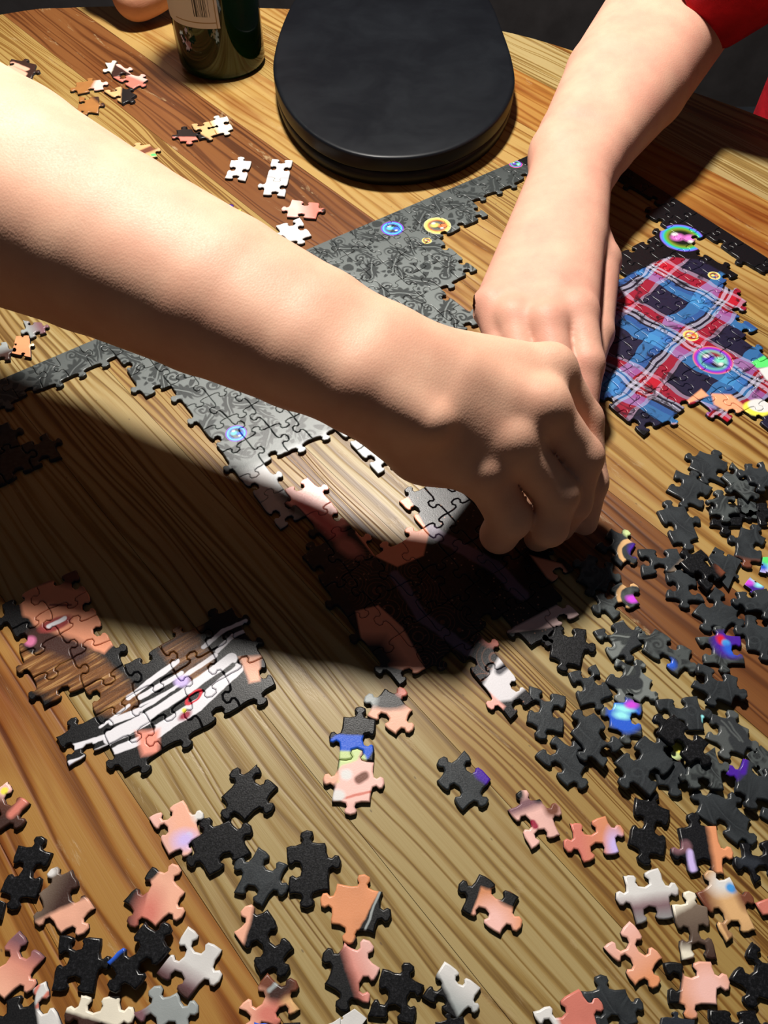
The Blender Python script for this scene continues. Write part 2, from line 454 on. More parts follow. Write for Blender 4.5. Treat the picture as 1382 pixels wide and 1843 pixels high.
# --- the arm that reaches in from the left
A_ = lambda *a: at(*a)
wr = A_(665, 660, 112)
elb = A_(-190, 255, 162)
lo = np.array([-640, 200, -5]); hi = np.array([160, 640, 330])
vol = Vol(lo, hi, 1.7)
ax = (wr - elb) / np.linalg.norm(wr - elb); side = np.cross(ax, (0, 0, 1)); side /= np.linalg.norm(side)
LN = np.linalg.norm(wr - elb)
TS = [0, .22, .46, .69, .88, 1.0, 1.14]
def limb(vol, pts, rad, k):
    g = np.full(vol.n, 60.0, np.float32); chain(vol, pts, rad, 3.0, g); vol.merge(g, k)
for sgn in (-1, 1):
    limb(vol, [elb + ax * LN * t + side * sgn * w for t, w in zip(TS, (15, 15, 14, 13, 13, 14, 16))], [54, 48, 38.5, 33, 27.5, 23, 13], 18)
limb(vol, [elb, elb + np.array([-110, -40, 40.]), elb + np.array([-300, -60, 110.])], [60, 56, 58], 10)
MC = dict(i=A_(990, 662, 92), m=A_(975, 728, 92), r=A_(917, 792, 83), p=A_(868, 846, 72))
for key, off, r0, r1 in (('i', -20, 17, 14.5), ('m', -8, 18, 15), ('r', 6, 18, 14), ('p', 18, 16, 12.5)):
    vol.cone(wr + side * off * 0.75 + np.array([0, 0, -1]), MC[key] + np.array([0, 0, -4]), r0, r1, 14)
    vol.cone(MC[key] + np.array([0, 0, -1.5]), MC[key] + np.array([0, 0, -1.5]), r1 - 1.0, r1 - 1.0, 6)
# heel of the hand, thumb mount
vol.cone(wr + ax * 10 + np.array([0, 0, -10]), (MC['p'] + wr) / 2 + np.array([0, 0, -18]), 24, 23, 16)
vol.cone(wr + ax * 20 + np.array([0, 0, -16]), (MC['m'] + wr) / 2 + ax * 20 + np.array([0, 0, -26]), 20, 16, 16)
def smin(o, g, k):
    hh = np.maximum(k - np.abs(o - g), 0) / k
    return np.minimum(o, g) - hh * hh * k * 0.25
def finger(vol, pts, rad, k=4.5):
    g = np.full(vol.n, 60.0, np.float32)
    chain(vol, pts, rad, k, g)
    vol.fing = g if getattr(vol, 'fing', None) is None else smin(vol.fing, g, 1.0)
finger(vol, [MC['i'], A_(1050, 755, 62), A_(1062, 868, 40), A_(1052, 940, 14)], [12.5, 10.6, 9.6, 7.8])
finger(vol, [MC['m'], A_(1046, 822, 62), A_(1030, 905, 38), A_(1008, 950, 14)], [13.0, 11.6, 10.2, 8.2])
finger(vol, [MC['r'], A_(1002, 888, 52), A_(988, 950, 34), A_(968, 968, 14)], [12.4, 11.6, 10.0, 8.2])
finger(vol, [MC['p'], A_(917, 932, 42), A_(898, 962, 28), A_(892, 962, 14)], [12.2, 11.8, 10, 8])
finger(vol, [wr + ax * 25 + np.array([0, 0, -18]), A_(880, 760, 46), A_(960, 850, 30), A_(1000, 925, 12)], [16, 13, 11, 8.5])
skL = skin('skin_fair', lin(226, 178, 150), lin(214, 160, 134), [(tuple(MC['m']), 20, 0.35), (tuple(MC['r']), 18, 0.2), (tuple(MC['p']), 18, 0.28), (tuple(A_(200, 440, 150)), 9, 0.4)], ax, wr)
vol.f = smin(vol.f, vol.fing, 4.0); vol.fing = None
VL = vol

# --- the arm that reaches in from the far right, red sleeve
wr2 = A_(1035, 285, 50); el2 = A_(1205, 30, 74)
vol = Vol(np.array([60, 270, -5]), np.array([600, 1060, 330]), 1.8)
ax2 = (wr2 - el2) / np.linalg.norm(wr2 - el2); sd2 = np.cross(ax2, (0, 0, 1)); sd2 /= np.linalg.norm(sd2)
for sgn in (-1, 1):
    limb(vol, [el2 + sd2 * sgn * 16, (el2 + wr2) / 2 + sd2 * sgn * 15, wr2 - ax2 * 24 + sd2 * sgn * 13, wr2 + sd2 * sgn * 14], [41, 36.5, 26, 23], 16)
ua = np.array([400, 680, 270.]) - el2; ua /= np.linalg.norm(ua)
chain(vol, [el2, el2 + ua * 110, el2 + ua * 260], [40, 41, 45], 9)
M2 = dict(p=A_(882, 548, 40), r=A_(922, 572, 44), m=A_(985, 582, 48), i=A_(1040, 562, 46))
for key, off, r0, r1 in (('p', 20, 16, 12), ('r', 8, 17, 13.5), ('m', -6, 18, 14.5), ('i', -18, 17, 14)):
    vol.cone(wr2 + sd2 * off * 0.65, M2[key] + np.array([0, 0, -4]), r0, r1, 13)
    vol.cone(M2[key], M2[key], r1 - 2, r1 - 2, 6)
vol.cone(wr2 + ax2 * 12 + np.array([0, 0, -8]), (M2['i'] + wr2) / 2 + np.array([4, 0, -18]), 22, 18, 16)
finger(vol, [M2['p'], A_(905, 630, 32), A_(930, 690, 19), A_(945, 720, 13)], [11.5, 10.5, 9.2, 7.6])
finger(vol, [M2['r'], A_(940, 655, 36), A_(960, 730, 20), A_(968, 770, 13)], [12.3, 11, 9.8, 8])
finger(vol, [M2['m'], A_(1000, 670, 40), A_(1005, 760, 22), A_(1000, 810, 13)], [12.8, 11.6, 10.2, 8.2])
finger(vol, [M2['i'], A_(1055, 655, 38), A_(1045, 750, 21), A_(1025, 805, 13)], [12.5, 11.2, 10, 8])
finger(vol, [wr2 + ax2 * 22 + np.array([8, 0, -16]), A_(1080, 470, 27), A_(1072, 600, 20), A_(1050, 690, 15)], [18, 14.5, 12, 9.5])
skR = skin('skin_rosy', lin(216, 166, 142), lin(206, 148, 128), [(tuple(M2['m'] + np.array([0, 0, 10])), 26, 0.75), (tuple(M2['r'] + np.array([0, 0, 9])), 22, 0.6), (tuple(A_(1085, 340, 66)), 38, 0.5)], ax2, wr2)
vol.f = smin(vol.f, vol.fing, 4.0); vol.fing = None
VR = vol
pL = person('person', 'bare forearm and hand from the left with curled fingers over the dark dress pieces', VL, skL, (-330, 560, 0))
pR = person('person', 'arm in a red short sleeve from the far right with its hand on the puzzle', VR, skR, (240, 760, 0))
# red short sleeve: a lofted cloth tube around the upper arm
nt = NT('red_cotton'); p = nt.coords()
f = nt.noise(p, 0.05, 4.0, 0.6, 0.5); wv = nt.noise(p, 2.2, 2.0)
RED = nt.done(nt.mix(nt.rng(f, 0.35, 0.65), lin(186, 18, 34), lin(160, 12, 28)), 0.85, nt.bump(nt.m('ADD', nt.m('MULTIPLY', f, 3.0), wv), 0.5, 1.2), 0.2)
def sleeve():
    c0 = el2 + ua * 46; d = ua
    s = np.cross(d, (0, 0, 1)); s /= np.linalg.norm(s); u = np.cross(s, d)
    V = []; Fc = []; n = 40
    rings = [(-8, 49, 0), (-9, 52, 0), (-4, 52.5, 0), (20, 54, 1), (60, 57, 2), (110, 62, 3), (170, 70, 3)]
    inner = [(-8, 49, 0), (10, 44, 0), (30, 38, 0)]
    for t, r, w in inner[::-1] + rings:
        for k in range(n):
            a = 2 * math.pi * k / n
            rr = r + w * 1.4 * math.sin(3 * a + t * 0.06) + 1.6 * math.sin(2 * a + 1)
            q = c0 + d * (t + 6 * math.sin(a + 0.6)) + (s * math.cos(a) + u * math.sin(a)) * rr
            V.append(q)
    m = len(inner) + len(rings)
    for i in range(m - 1):
        for k in range(n):
            j = (k + 1) % n; Fc.append((i * n + k, (i + 1) * n + k, (i + 1) * n + j, i * n + j))
    return np.array(V) - np.array((240, 760, 0)), Fc
V, Fc = sleeve(); o = mesh_obj('sleeve', V, Fc, RED, pR, smooth=True); tag(o, 'red cotton short sleeve')
# the same person's shirt below the table edge
vol = Vol(np.array([380, 800, -480]), np.array([760, 1120, 140]), 7.0)
vol.cone((530, 960, -360), (535, 960, 40), 80, 76, 20)
V, Q = vol.mesh(); mesh_obj('shirt', V - np.array((240, 760, 0)), [tuple(q) for q in Q], RED, pR, smooth=True)
# --- elbow of a third person at the far left edge
vol = Vol(np.array([-420, 850, -5]), np.array([-120, 1180, 240]), 2.2)
e3 = A_(250, -8, 27)
chain(vol, [e3 + np.array([14, 12, 4]), e3 + np.array([60, 60, 90]), e3 + np.array([90, 100, 160])], [24, 36, 40], 12)
chain(vol, [e3 + np.array([-4, 0, 0]), e3 + np.array([-20, 40, 60]), e3 + np.array([-40, 120, 170])], [24, 34, 42], 12)
vol.f = np.maximum(vol.f, 0.4 - (vol.lo[2] + vol.h * np.arange(vol.n[2]))[None, None, :].astype(np.float32))
p3 = person('person', 'bent bare elbow resting on the far table edge beside the bottle', vol, skin('skin_tan', lin(206, 150, 118), lin(190, 132, 104), [], (0, 1, 0), (-300, 1500, 0)), (-260, 940, 0))

# ------------------------------------------------------------------ jigsaw pieces
TK = 2.8
CARD = plain('card_edge', lin(54, 58, 66), 0.8, 0.2)
def finish(nt, col, p, rough=0.30, bmp=0.14):
    g = nt.noise(p, 1.5, 2.0, 0.6); g2 = nt.noise(p, 0.25, 1.0)
    return nt.done(col, nt.rng(g, 0.3, 0.7, rough - 0.03, rough + 0.09), nt.bump(nt.m('ADD', g, nt.m('MULTIPLY', g2, 0.4)), bmp, 0.3), 0.38)
KNOB = [(-4.8, 0.0), (-2.5, 0.6), (-1.9, 1.9), (-3.0, 3.4), (-2.5, 5.1), (0, 5.9), (2.5, 5.1), (3.0, 3.4), (1.9, 1.9), (2.5, 0.6), (4.8, 0.0)]
def edge_pts(a, b, kind, rnd, k=1.0):
    """points after a up to (not including) b; kind +1 bulges to the right of a->b, -1 to the left, 0 straight"""
    a = np.array(a, float); b = np.array(b, float); L = np.linalg.norm(b - a)
    if kind == 0 or L < 8: return [a, a + (b - a) * 0.5]
    t = (b - a) / L; n = np.array([t[1], -t[0]]) * kind
    c = L * (0.5 + rnd.uniform(-0.07, 0.07)); s = k * rnd.uniform(0.94, 1.08) * min(1.0, L / 15.0); sk = rnd.uniform(-0.6, 0.6); bow = rnd.uniform(-0.6, 0.9)
    out = [a, a + t * (c - 4.8 * s) * 0.5 + n * bow * 0.7]
    for x, y in KNOB: out.append(a + t * (c + x * s + sk * y / 6) + n * (y * s + bow * 0.4))
    return out
def offset(poly, d):
    P = np.array(poly); e = np.roll(P, -1, 0) - P; e /= np.maximum(np.linalg.norm(e, axis=1), 1e-9)[:, None]
    n = np.stack([-e[:, 1], e[:, 0]], 1)                       # inward for CCW
    m = n + np.roll(n, 1, 0); L = np.maximum((m * m).sum(1), 0.6)
    return P + m * (2 * d / L)[:, None]
def piece_mesh(name, poly, mats, parent, loc, z0=0.0, gap=0.0, bev=1.0):
    P = offset(poly, gap) if gap else np.array(poly)
    n = len(P); V = []
    for ins, z in ((0.05, 0.0), (0.0, TK - 0.9 * bev), (0.28 * bev, TK - 0.32 * bev), (0.85 * bev, TK)):
        V += [(q[0], q[1], z0 + z) for q in (offset(P, ins) if ins else P)]
    Fc = []; mi = []; sm = []
    for r in range(3):
        for i in range(n):
            j = (i + 1) % n; Fc.append((r * n + i, r * n + j, (r + 1) * n + j, (r + 1) * n + i)); mi.append(1 if r == 0 else 0); sm.append(r > 0)
    Fc.append(tuple(3 * n + i for i in range(n))); mi.append(0); sm.append(False)
    return mesh_obj(name, V, Fc, mats, parent, loc, mi, sm)

# ---- damask wallpaper print
def damask(nt, p, lo, hi, rot=math.radians(35.2), sx=50.0, sy=66.0, seed=0.0, edge=0.05):
    w = nt.v('SCALE', nt.v('SUBTRACT', nt.noise(p, 0.09, 1.0, 0.5, 0, 'Color'), (0.5, 0.5, 0.5)), 4.0)
    q = nt.mapping(nt.v('ADD', p, w), (seed * 17.3, seed * 9.1, 0), rot, (sx, sy, 1e3))
    s = nt.new('ShaderNodeSeparateXYZ'); nt.put(s.inputs[0], q)
    fx = nt.m('ABSOLUTE', nt.m('SUBTRACT', nt.m('FRACT', s.outputs[0]), 0.5))          # mirrored half motif
    par = nt.m('FRACT', nt.m('MULTIPLY', nt.m('FLOOR', s.outputs[0]), 0.5))               # every other column drops by half
    fy = nt.m('FRACT', nt.m('ADD', s.outputs[1], par))
    cv = nt.new('ShaderNodeCombineXYZ'); nt.put(cv.inputs[0], fx); nt.put(cv.inputs[1], nt.m('MULTIPLY', fy, 1.3))
    c = cv.outputs[0]
    e2 = edge * 0.35
    def pol(cx, cy):
        d = nt.v('SUBTRACT', c, (cx, cy, 0)); ss = nt.new('ShaderNodeSeparateXYZ'); nt.put(ss.inputs[0], d)
        return nt.v('LENGTH', d), nt.m('ARCTAN2', ss.outputs[1], ss.outputs[0])
    def flower(cx, cy, R, n, ph):
        r, t = pol(cx, cy)
        k = nt.m('SUBTRACT', r, nt.m('MULTIPLY', nt.m('ADD', nt.m('MULTIPLY', nt.m('COSINE', nt.m('ADD', nt.m('MULTIPLY', t, n), ph)), 0.34), 0.66), R))
        o = nt.rng(k, e2, -e2)
        gap = nt.rng(nt.m('ABSOLUTE', nt.m('SUBTRACT', r, R * 0.42)), R * 0.06, R * 0.12)
        return nt.m('MULTIPLY', o, gap)
    def spiral(cx, cy, R, turns, wd, sg=1.0):
        r, t = pol(cx, cy)
        u = nt.m('FRACT', nt.m('ADD', nt.m('MULTIPLY', t, sg / (2 * math.pi)), nt.m('MULTIPLY', r, turns / R)))
        b = nt.rng(nt.m('ABSOLUTE', nt.m('SUBTRACT', u, 0.5)), wd + edge, wd - edge)
        return nt.m('MULTIPLY', b, nt.rng(r, R + e2, R - e2))
    def leaf(cx, cy, rx, ry, rt, n):
        m = nt.mapping(c, (cx, cy, 0), rt, (rx, ry, 1e3)); ss = nt.new('ShaderNodeSeparateXYZ'); nt.put(ss.inputs[0], m)
        t = nt.m('ARCTAN2', ss.outputs[1], ss.outputs[0])
        k = nt.m('SUBTRACT', nt.v('LENGTH', m), nt.m('ADD', nt.m('MULTIPLY', nt.m('SINE', nt.m('MULTIPLY', t, n)), 0.17), 0.85))
        o = nt.rng(k, e2 * 6, -e2 * 6)
        vein = nt.rng(nt.m('ABSOLUTE', nt.m('ADD', ss.outputs[1], nt.m('MULTIPLY', nt.m('MULTIPLY', ss.outputs[0], ss.outputs[0]), 0.35))), 0.06, 0.13)
        return nt.m('MULTIPLY', o, vein)
    f = flower(0.0, 0.55, 0.26, 7.0, 0.0)
    for g in (leaf(0.27, 0.32, 0.27, 0.12, 0.9, 13.0), leaf(0.34, 0.9, 0.26, 0.13, -0.7, 11.0), leaf(0.1, 1.06, 0.22, 0.085, 1.2, 9.0), leaf(0.42, 0.62, 0.16, 0.07, 2.0, 9.0), spiral(0.28, 0.63, 0.1, 1.4, 0.26), spiral(0.1, 0.2, 0.1, 1.4, 0.26, -1.0),
              spiral(0.45, 0.4, 0.08, 1.4, 0.26), flower(0.45, 0.12, 0.13, 5.0, 1.0), spiral(0.24, 1.17, 0.09, 1.4, 0.26)):
        f = nt.m('MAXIMUM', f, g)
    return nt.mix(f, hi, lo)

# ---- the lattice of the big puzzle
LA = math.radians(35.2)
E1 = np.array([math.cos(LA), math.sin(LA)]); E2 = np.array([math.sin(LA), -math.cos(LA)])
C0 = at2((1023, 239)) + E2 * 10.0
PA, PB = 17.76, 24.2
def inside(pt, poly):
    x, y = pt; c = False
    for i in range(len(poly)):
        (x1, y1), (x2, y2) = poly[i], poly[i - 1]
        if (y1 > y) != (y2 > y) and x < (x2 - x1) * (y - y1) / (y2 - y1) + x1: c = not c
    return c
class Lattice:
    def __init__(self, o, a, b, pa, pb, seed):
        self.o, self.a, self.b, self.pa, self.pb = o, a, b, pa, pb
        self.rs = seed; self.frame = False
    def vert(self, i, j):
        r = random.Random((self.rs * 104729 + (i + 100) * 7561 + (j + 100) * 193) & 0xffffff)
        dx, dy = r.uniform(-0.9, 0.9), r.uniform(-0.9, 0.9)
        if self.frame and i == 0: dx = 0
        if self.frame and j == 0: dy = 0
        return self.o + self.a * (i * self.pa + dx) + self.b * (j * self.pb + dy)
    def edge(self, i, j, d):
        """d=0: from (i,j) to (i+1,j); d=1: from (i,j) to (i,j+1)"""
        r = random.Random((self.rs * 7919 + (i + 100) * 1013 + (j + 100) * 31 + d) & 0xffffff)
        p, q = self.vert(i, j), self.vert(i + (d == 0), j + (d == 1))
        k = r.choice((-1, 1))
        if self.frame and ((d == 0 and j == 0) or (d == 1 and i == 0)): k = 0
        return edge_pts(p, q, k, r) + [q]
    def cell(self, i, j):
        t = self.edge(i, j, 0); rr = self.edge(i + 1, j, 1); b = self.edge(i, j + 1, 0); l = self.edge(i, j, 1)
        poly = t[:-1] + rr[:-1] + b[::-1][:-1] + l[::-1][:-1]
        P = np.array(poly); ar = 0.5 * np.sum(P[:, 0] * np.roll(P[:, 1], -1) - np.roll(P[:, 0], -1) * P[:, 1])
        return poly if ar > 0 else poly[::-1]
    def centre(self, i, j): return self.o + self.a * (i + 0.5) * self.pa + self.b * (j + 0.5) * self.pb
def pix(w): return proj((w[0], w[1], TK))

big = Lattice(C0, -E1, E2, PA, PB, 3); big.frame = True        # i counts leftwards from the right edge, j down from the far edge
DAM = [(195, 618), (560, 440), (905, 290), (872, 345), (862, 398), (812, 425), (838, 470), (812, 512), (842, 590), (800, 690), (760, 800), (722, 856), (690, 850), (640, 800),
       (606, 776), (570, 800), (480, 848), (505, 868), (540, 935), (505, 958), (455, 915), (325, 742), (300, 706), (265, 722), (205, 660)]
DRESS = [(500, 885), (545, 868), (590, 900), (625, 962), (655, 985), (695, 1010), (762, 985), (768, 950), (728, 905), (735, 880), (790, 860), (900, 860), (985, 985),
         (1040, 1080), (975, 1112), (905, 1150), (960, 1215), (905, 1280), (850, 1245), (790, 1180), (765, 1192), (690, 1215), (650, 1165), (655, 1105), (690, 1072), (640, 1062), (600, 1108), (560, 1065), (540, 1000), (570, 985), (500, 905)]
PLAID = [(1112, 470), (1168, 432), (1205, 385), (1262, 395), (1270, 452), (1312, 478), (1338, 520), (1352, 600), (1400, 640), (1400, 770), (1340, 768), (1262, 722), (1235, 712),
         (1225, 790), (1180, 778), (1140, 775), (1085, 730), (1050, 690), (1060, 560)]
asm = tag(empty('assembled_puzzle', (C0[0], C0[1], 0)), 'half-finished jigsaw with damask, dark dress and plaid shirt sections joined by its border', 'puzzle')
def L(*pts): return [at2(p, TK) - C0 for p in pts]
def l1(p): return at2(p, TK) - C0
def dpx(px, y): return px / ((y + 1080) * 0.00147)             # pixels to units at image height y
def bubble(nt, c, p, ctr, rx, ry, kind, off=None, glow=None):
    off = C0 if off is None else off
    w = at2(ctr, TK) - off; r = dpx(rx, ctr[1]); 
    d = nt.v('LENGTH', nt.mapping(p, (w[0], w[1], 0), 0, (r, r, 1e6)))
    ring = nt.ramp(nt.rng(d, 0.45, 1.05), kind)
    m = nt.m('MULTIPLY', nt.rng(d, 1.04, 0.97), nt.rng(d, 0.45, 0.85, 0.12, 0.95))
    c = nt.mix(m, c, ring)
    for dx, dy, rr, cc in ((-0.2, 0.05, 0.3, glow or kind[2][1]), (0.36, -0.02, 0.28, glow or kind[1][1]), (-0.28, 0.28, 0.15, PAL['white']), (0.34, -0.28, 0.13, PAL['white'])):
        c = nt.mix(nt.m('MULTIPLY', nt.mask(p, ('ell', (w[0] + dx * r, w[1] + dy * r), rr * r, rr * r * 0.8, 0.4, rr * r * 0.7)), 0.9), c, cc)
    return c
RAINBOW = [(0.0, lin(40, 60, 30)), (0.35, lin(150, 170, 50)), (0.55, lin(60, 190, 90)), (0.75, lin(60, 140, 235)), (1.0, lin(150, 60, 220))]
BLUEB = [(0.0, lin(30, 30, 60)), (0.3, lin(60, 110, 235)), (0.6, lin(90, 210, 235)), (0.8, lin(80, 60, 220)), (1.0, lin(190, 60, 190))]
GOLDB = [(0.0, lin(90, 80, 60)), (0.3, lin(220, 120, 60)), (0.6, lin(235, 220, 110)), (0.8, lin(200, 190, 120)), (1.0, lin(230, 225, 190))]
PURPB = [(0.0, lin(40, 20, 60)), (0.3, lin(120, 220, 190)), (0.6, lin(90, 60, 200)), (0.8, lin(190, 50, 160)), (1.0, lin(230, 170, 60))]

def mat_damask():
    nt = NT('print_damask'); p = nt.coords()
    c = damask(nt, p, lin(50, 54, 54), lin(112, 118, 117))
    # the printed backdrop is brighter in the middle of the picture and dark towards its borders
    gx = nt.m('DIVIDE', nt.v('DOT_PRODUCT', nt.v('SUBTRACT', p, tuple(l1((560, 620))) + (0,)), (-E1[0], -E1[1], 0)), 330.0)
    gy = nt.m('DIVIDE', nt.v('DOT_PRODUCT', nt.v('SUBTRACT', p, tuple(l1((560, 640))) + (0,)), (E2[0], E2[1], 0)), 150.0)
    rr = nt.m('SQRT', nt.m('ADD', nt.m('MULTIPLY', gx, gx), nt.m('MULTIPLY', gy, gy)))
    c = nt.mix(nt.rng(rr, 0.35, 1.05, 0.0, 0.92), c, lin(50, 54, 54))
    q = nt.v('ADD', p, nt.v('SCALE', nt.v('SUBTRACT', nt.noise(p, 0.12, 3.0, 0.6, 0, 'Color'), (0.5, 0.5, 0.5)), 5.0))
    W = lin(178, 182, 184)
    c = nt.layer(c, q, [(W, ('cap', l1((455, 862)), l1((600, 795)), 8, 9)), (W, ('cap', l1((600, 795)), l1((720, 850)), 8, 8)), (W, ('ell', l1((545, 835)), 34, 13, 0.6, 8)),
                        (lin(182, 178, 176), ('cap', l1((468, 862)), l1((500, 930)), 6.5, 6)), (lin(170, 168, 168), ('cap', l1((500, 930)), l1((525, 945)), 6, 6))])
    c = bubble(nt, c, p, (425, 780), 19, 16, BLUEB); c = bubble(nt, c, p, (706, 411), 20, 17, BLUEB)
    c = bubble(nt, c, p, (787, 406), 24, 20, GOLDB); c = bubble(nt, c, p, (768, 433), 9, 8, GOLDB); c = bubble(nt, c, p, (928, 295), 12, 11, PURPB)
    return finish(nt, c, p)
def mat_dress():
    nt = NT('print_dress'); p = nt.coords()
    q = nt.v('ADD', p, nt.v('SCALE', nt.v('SUBTRACT', nt.noise(p, 0.1, 2.0, 0.6, 0, 'Color'), (0.5, 0.5, 0.5)), 3.0))
    c = nt.mix(nt.rng(nt.noise(p, 0.16, 4.0, 0.7, 1.0), 0.5, 0.75), lin(15, 14, 18), lin(42, 32, 38))
    dot = nt.voro(p, 0.34); pick = nt.noise(p, 0.06, 2.0)
    c = nt.mix(nt.m('MULTIPLY', nt.rng(dot, 0.22, 0.1), nt.rng(pick, 0.45, 0.55)), c, lin(150, 110, 92))
    w = nt.m('SINE', nt.m('MULTIPLY', nt.voro(p, 0.055), 60.0))
    lace = nt.mask(p, ('cap', l1((680, 1030)), l1((830, 1190)), 22, 6))
    c = nt.mix(nt.m('MULTIPLY', nt.rng(w, 0.7, 0.9), nt.m('MULTIPLY', lace, 0.55)), c, lin(120, 74, 52))
    tr = lin(96, 82, 104); sk = lin(236, 156, 124); pk = lin(238, 170, 158)
    c = nt.layer(c, q, [(tr, ('cap', l1((712, 1035)), l1((760, 1110)), 3.2, 1.5)), (tr, ('cap', l1((760, 1110)), l1((840, 1170)), 3.2, 1.5)),
                        (tr, ('cap', l1((775, 955)), l1((890, 1020)), 4, 1.5)), (tr, ('cap', l1((890, 1020)), l1((940, 1070)), 4, 1.5))])
    c = nt.layer(c, p, [(sk, ('poly', L((640, 900), (735, 895), (772, 960), (762, 1000), (715, 1020), (672, 1000), (640, 960)), 1.2)),
                        (sk, ('poly', L((640, 1100), (700, 1085), (725, 1130), (780, 1180), (765, 1215), (700, 1200), (650, 1150)), 1.2)),
                        (sk, ('poly', L((955, 1000), (1010, 1015), (1060, 1080), (1050, 1085), (985, 1040)), 1.5)),
                        (lin(222, 190, 186), ('poly', L((905, 1140), (1000, 1090), (1060, 1080), (1060, 1110), (985, 1130)), 1.5)),
                        (lin(26, 28, 32), ('poly', L((640, 1150), (690, 1150), (720, 1190), (690, 1225), (640, 1215)), 9)),
                        (lin(216, 212, 216), ('poly', L((865, 1240), (905, 1170), (950, 1160), (975, 1215), (920, 1260), (880, 1265)), 2)),
                        (lin(60, 58, 66), ('cap', l1((898, 1208)), l1((935, 1178)), 2.2, 2)),
                        (pk, ('poly', L((795, 1190), (825, 1195), (880, 1245), (915, 1262), (890, 1300), (840, 1255)), 1.5)),
                        (PAL['rose'], ('ell', l1((890, 1152)), 6, 4, 0, 4))])
    c = nt.layer(c, q, [(pk, ('poly', L((480, 880), (520, 850), (600, 880), (625, 945), (600, 955), (560, 935), (510, 900)), 3)),
                        (lin(205, 110, 108), ('cap', l1((545, 905)), l1((605, 960)), 4, 6)), (lin(190, 120, 110), ('ell', l1((628, 985)), 9, 5, -0.7, 4))])
    return finish(nt, c, p)
def mat_plaid():
    nt = NT('print_plaid'); p = nt.coords()
    q = nt.v('ADD', p, nt.v('SCALE', nt.v('SUBTRACT', nt.noise(p, 0.025, 2.0, 0.6, 0, 'Color'), (0.5, 0.5, 0.5)), 16.0))
    q = nt.mapping(q, tuple(l1((1165, 545))) + (0,), math.radians(-43), (58, 58, 1e3))
    s = nt.new('ShaderNodeSeparateXYZ'); nt.put(s.inputs[0], q)
    K, N, B_, W, R_, CR, SK = (PAL[k] for k in ('black', 'navy', 'blue', 'lgrey', 'red', 'crimson', 'sky'))
    st = [(0.0, N), (0.36, SK), (0.50, lin(60, 120, 200)), (0.58, K), (0.61, lin(205, 205, 225)), (0.66, K), (0.69, lin(200, 200, 220)), (0.73, R_), (0.88, lin(190, 160, 185)), (0.93, K), (0.95, N)]
    a = nt.ramp(nt.m('FRACT', s.outputs[0]), st, 'CONSTANT'); b = nt.ramp(nt.m('FRACT', nt.m('MULTIPLY', s.outputs[1], 1.0)), st, 'CONSTANT')
    c = nt.mix(0.5, a, b); c = nt.mix(0.35, c, nt.mix(1.0, a, b, 'SCREEN'))
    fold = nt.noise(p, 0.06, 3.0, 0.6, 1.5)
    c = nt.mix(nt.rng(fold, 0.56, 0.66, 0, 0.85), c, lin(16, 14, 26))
    shirt = nt.m('MAXIMUM', nt.mask(p, ('poly', L((1060, 560), (1090, 515), (1200, 462), (1262, 468), (1345, 518), (1420, 620), (1420, 780), (1250, 770), (1060, 720)), 2)),
                 nt.mask(p, ('poly', L((1060, 640), (1200, 640), (1245, 715), (1215, 785), (1150, 772), (1085, 720)), 2)))
    c = nt.mix(1.0, c, lin(205, 200, 205), 'MULTIPLY')
    c = nt.mix(shirt, lin(14, 13, 16), c)
    sk = lin(235, 160, 120)
    c = nt.layer(c, p, [(sk, ('poly', L((1062, 722), (1078, 722), (1110, 755), (1105, 765), (1075, 745)), 1.5)), (sk, ('poly', L((1110, 770), (1140, 780), (1135, 790), (1112, 785)), 1.5)),
                        (sk, ('ell', l1((1220, 775)), 8, 6, 0, 3)), (sk, ('poly', L((1235, 722), (1262, 700), (1275, 712), (1240, 725)), 1.5)),
                        (sk, ('poly', L((1280, 708), (1315, 710), (1345, 735), (1330, 752), (1285, 728)), 2)), (PAL['yellow'], ('ell', l1((1362, 735)), 9, 7, 0, 1.5)),
                        (PAL['white'], ('ell', l1((1368, 730)), 8, 6, 0, 1.5)), (PAL['green'], ('poly', L((1352, 652), (1375, 640), (1395, 660), (1362, 662)), 1.5)), (PAL['white'], ('poly', L((1365, 664), (1395, 658), (1400, 690), (1380, 685)), 1.5))])
    c = bubble(nt, c, p, (1227, 428), 38, 26, RAINBOW, None, lin(225, 120, 205)); c = bubble(nt, c, p, (1283, 648), 35, 27, PURPB); c = bubble(nt, c, p, (1285, 496), 11, 9, GOLDB); c = bubble(nt, c, p, (1243, 604), 14, 9, GOLDB)
    return finish(nt, c, p)
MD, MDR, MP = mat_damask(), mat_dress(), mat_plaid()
count = 0
for i in range(0, 34):
    for j in range(0, 22):
        x, y = pix(big.centre(i, j)); mat = None
        if j == 0 and x > -60: mat = MD if i > 3 else MP
        elif i == 0 and x < 1440 and y < 640: mat = MP
        elif i == 1 and 5 <= j <= 6: mat = MP
        elif inside((x, y), PLAID): mat = MP
        elif inside((x, y), DRESS): mat = MDR
        elif inside((x, y), DAM): mat = MD
        if mat is None: continue
        if x > 1450 or y > 1900: continue
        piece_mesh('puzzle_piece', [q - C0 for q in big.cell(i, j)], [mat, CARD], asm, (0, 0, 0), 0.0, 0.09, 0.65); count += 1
print('assembled pieces', count)

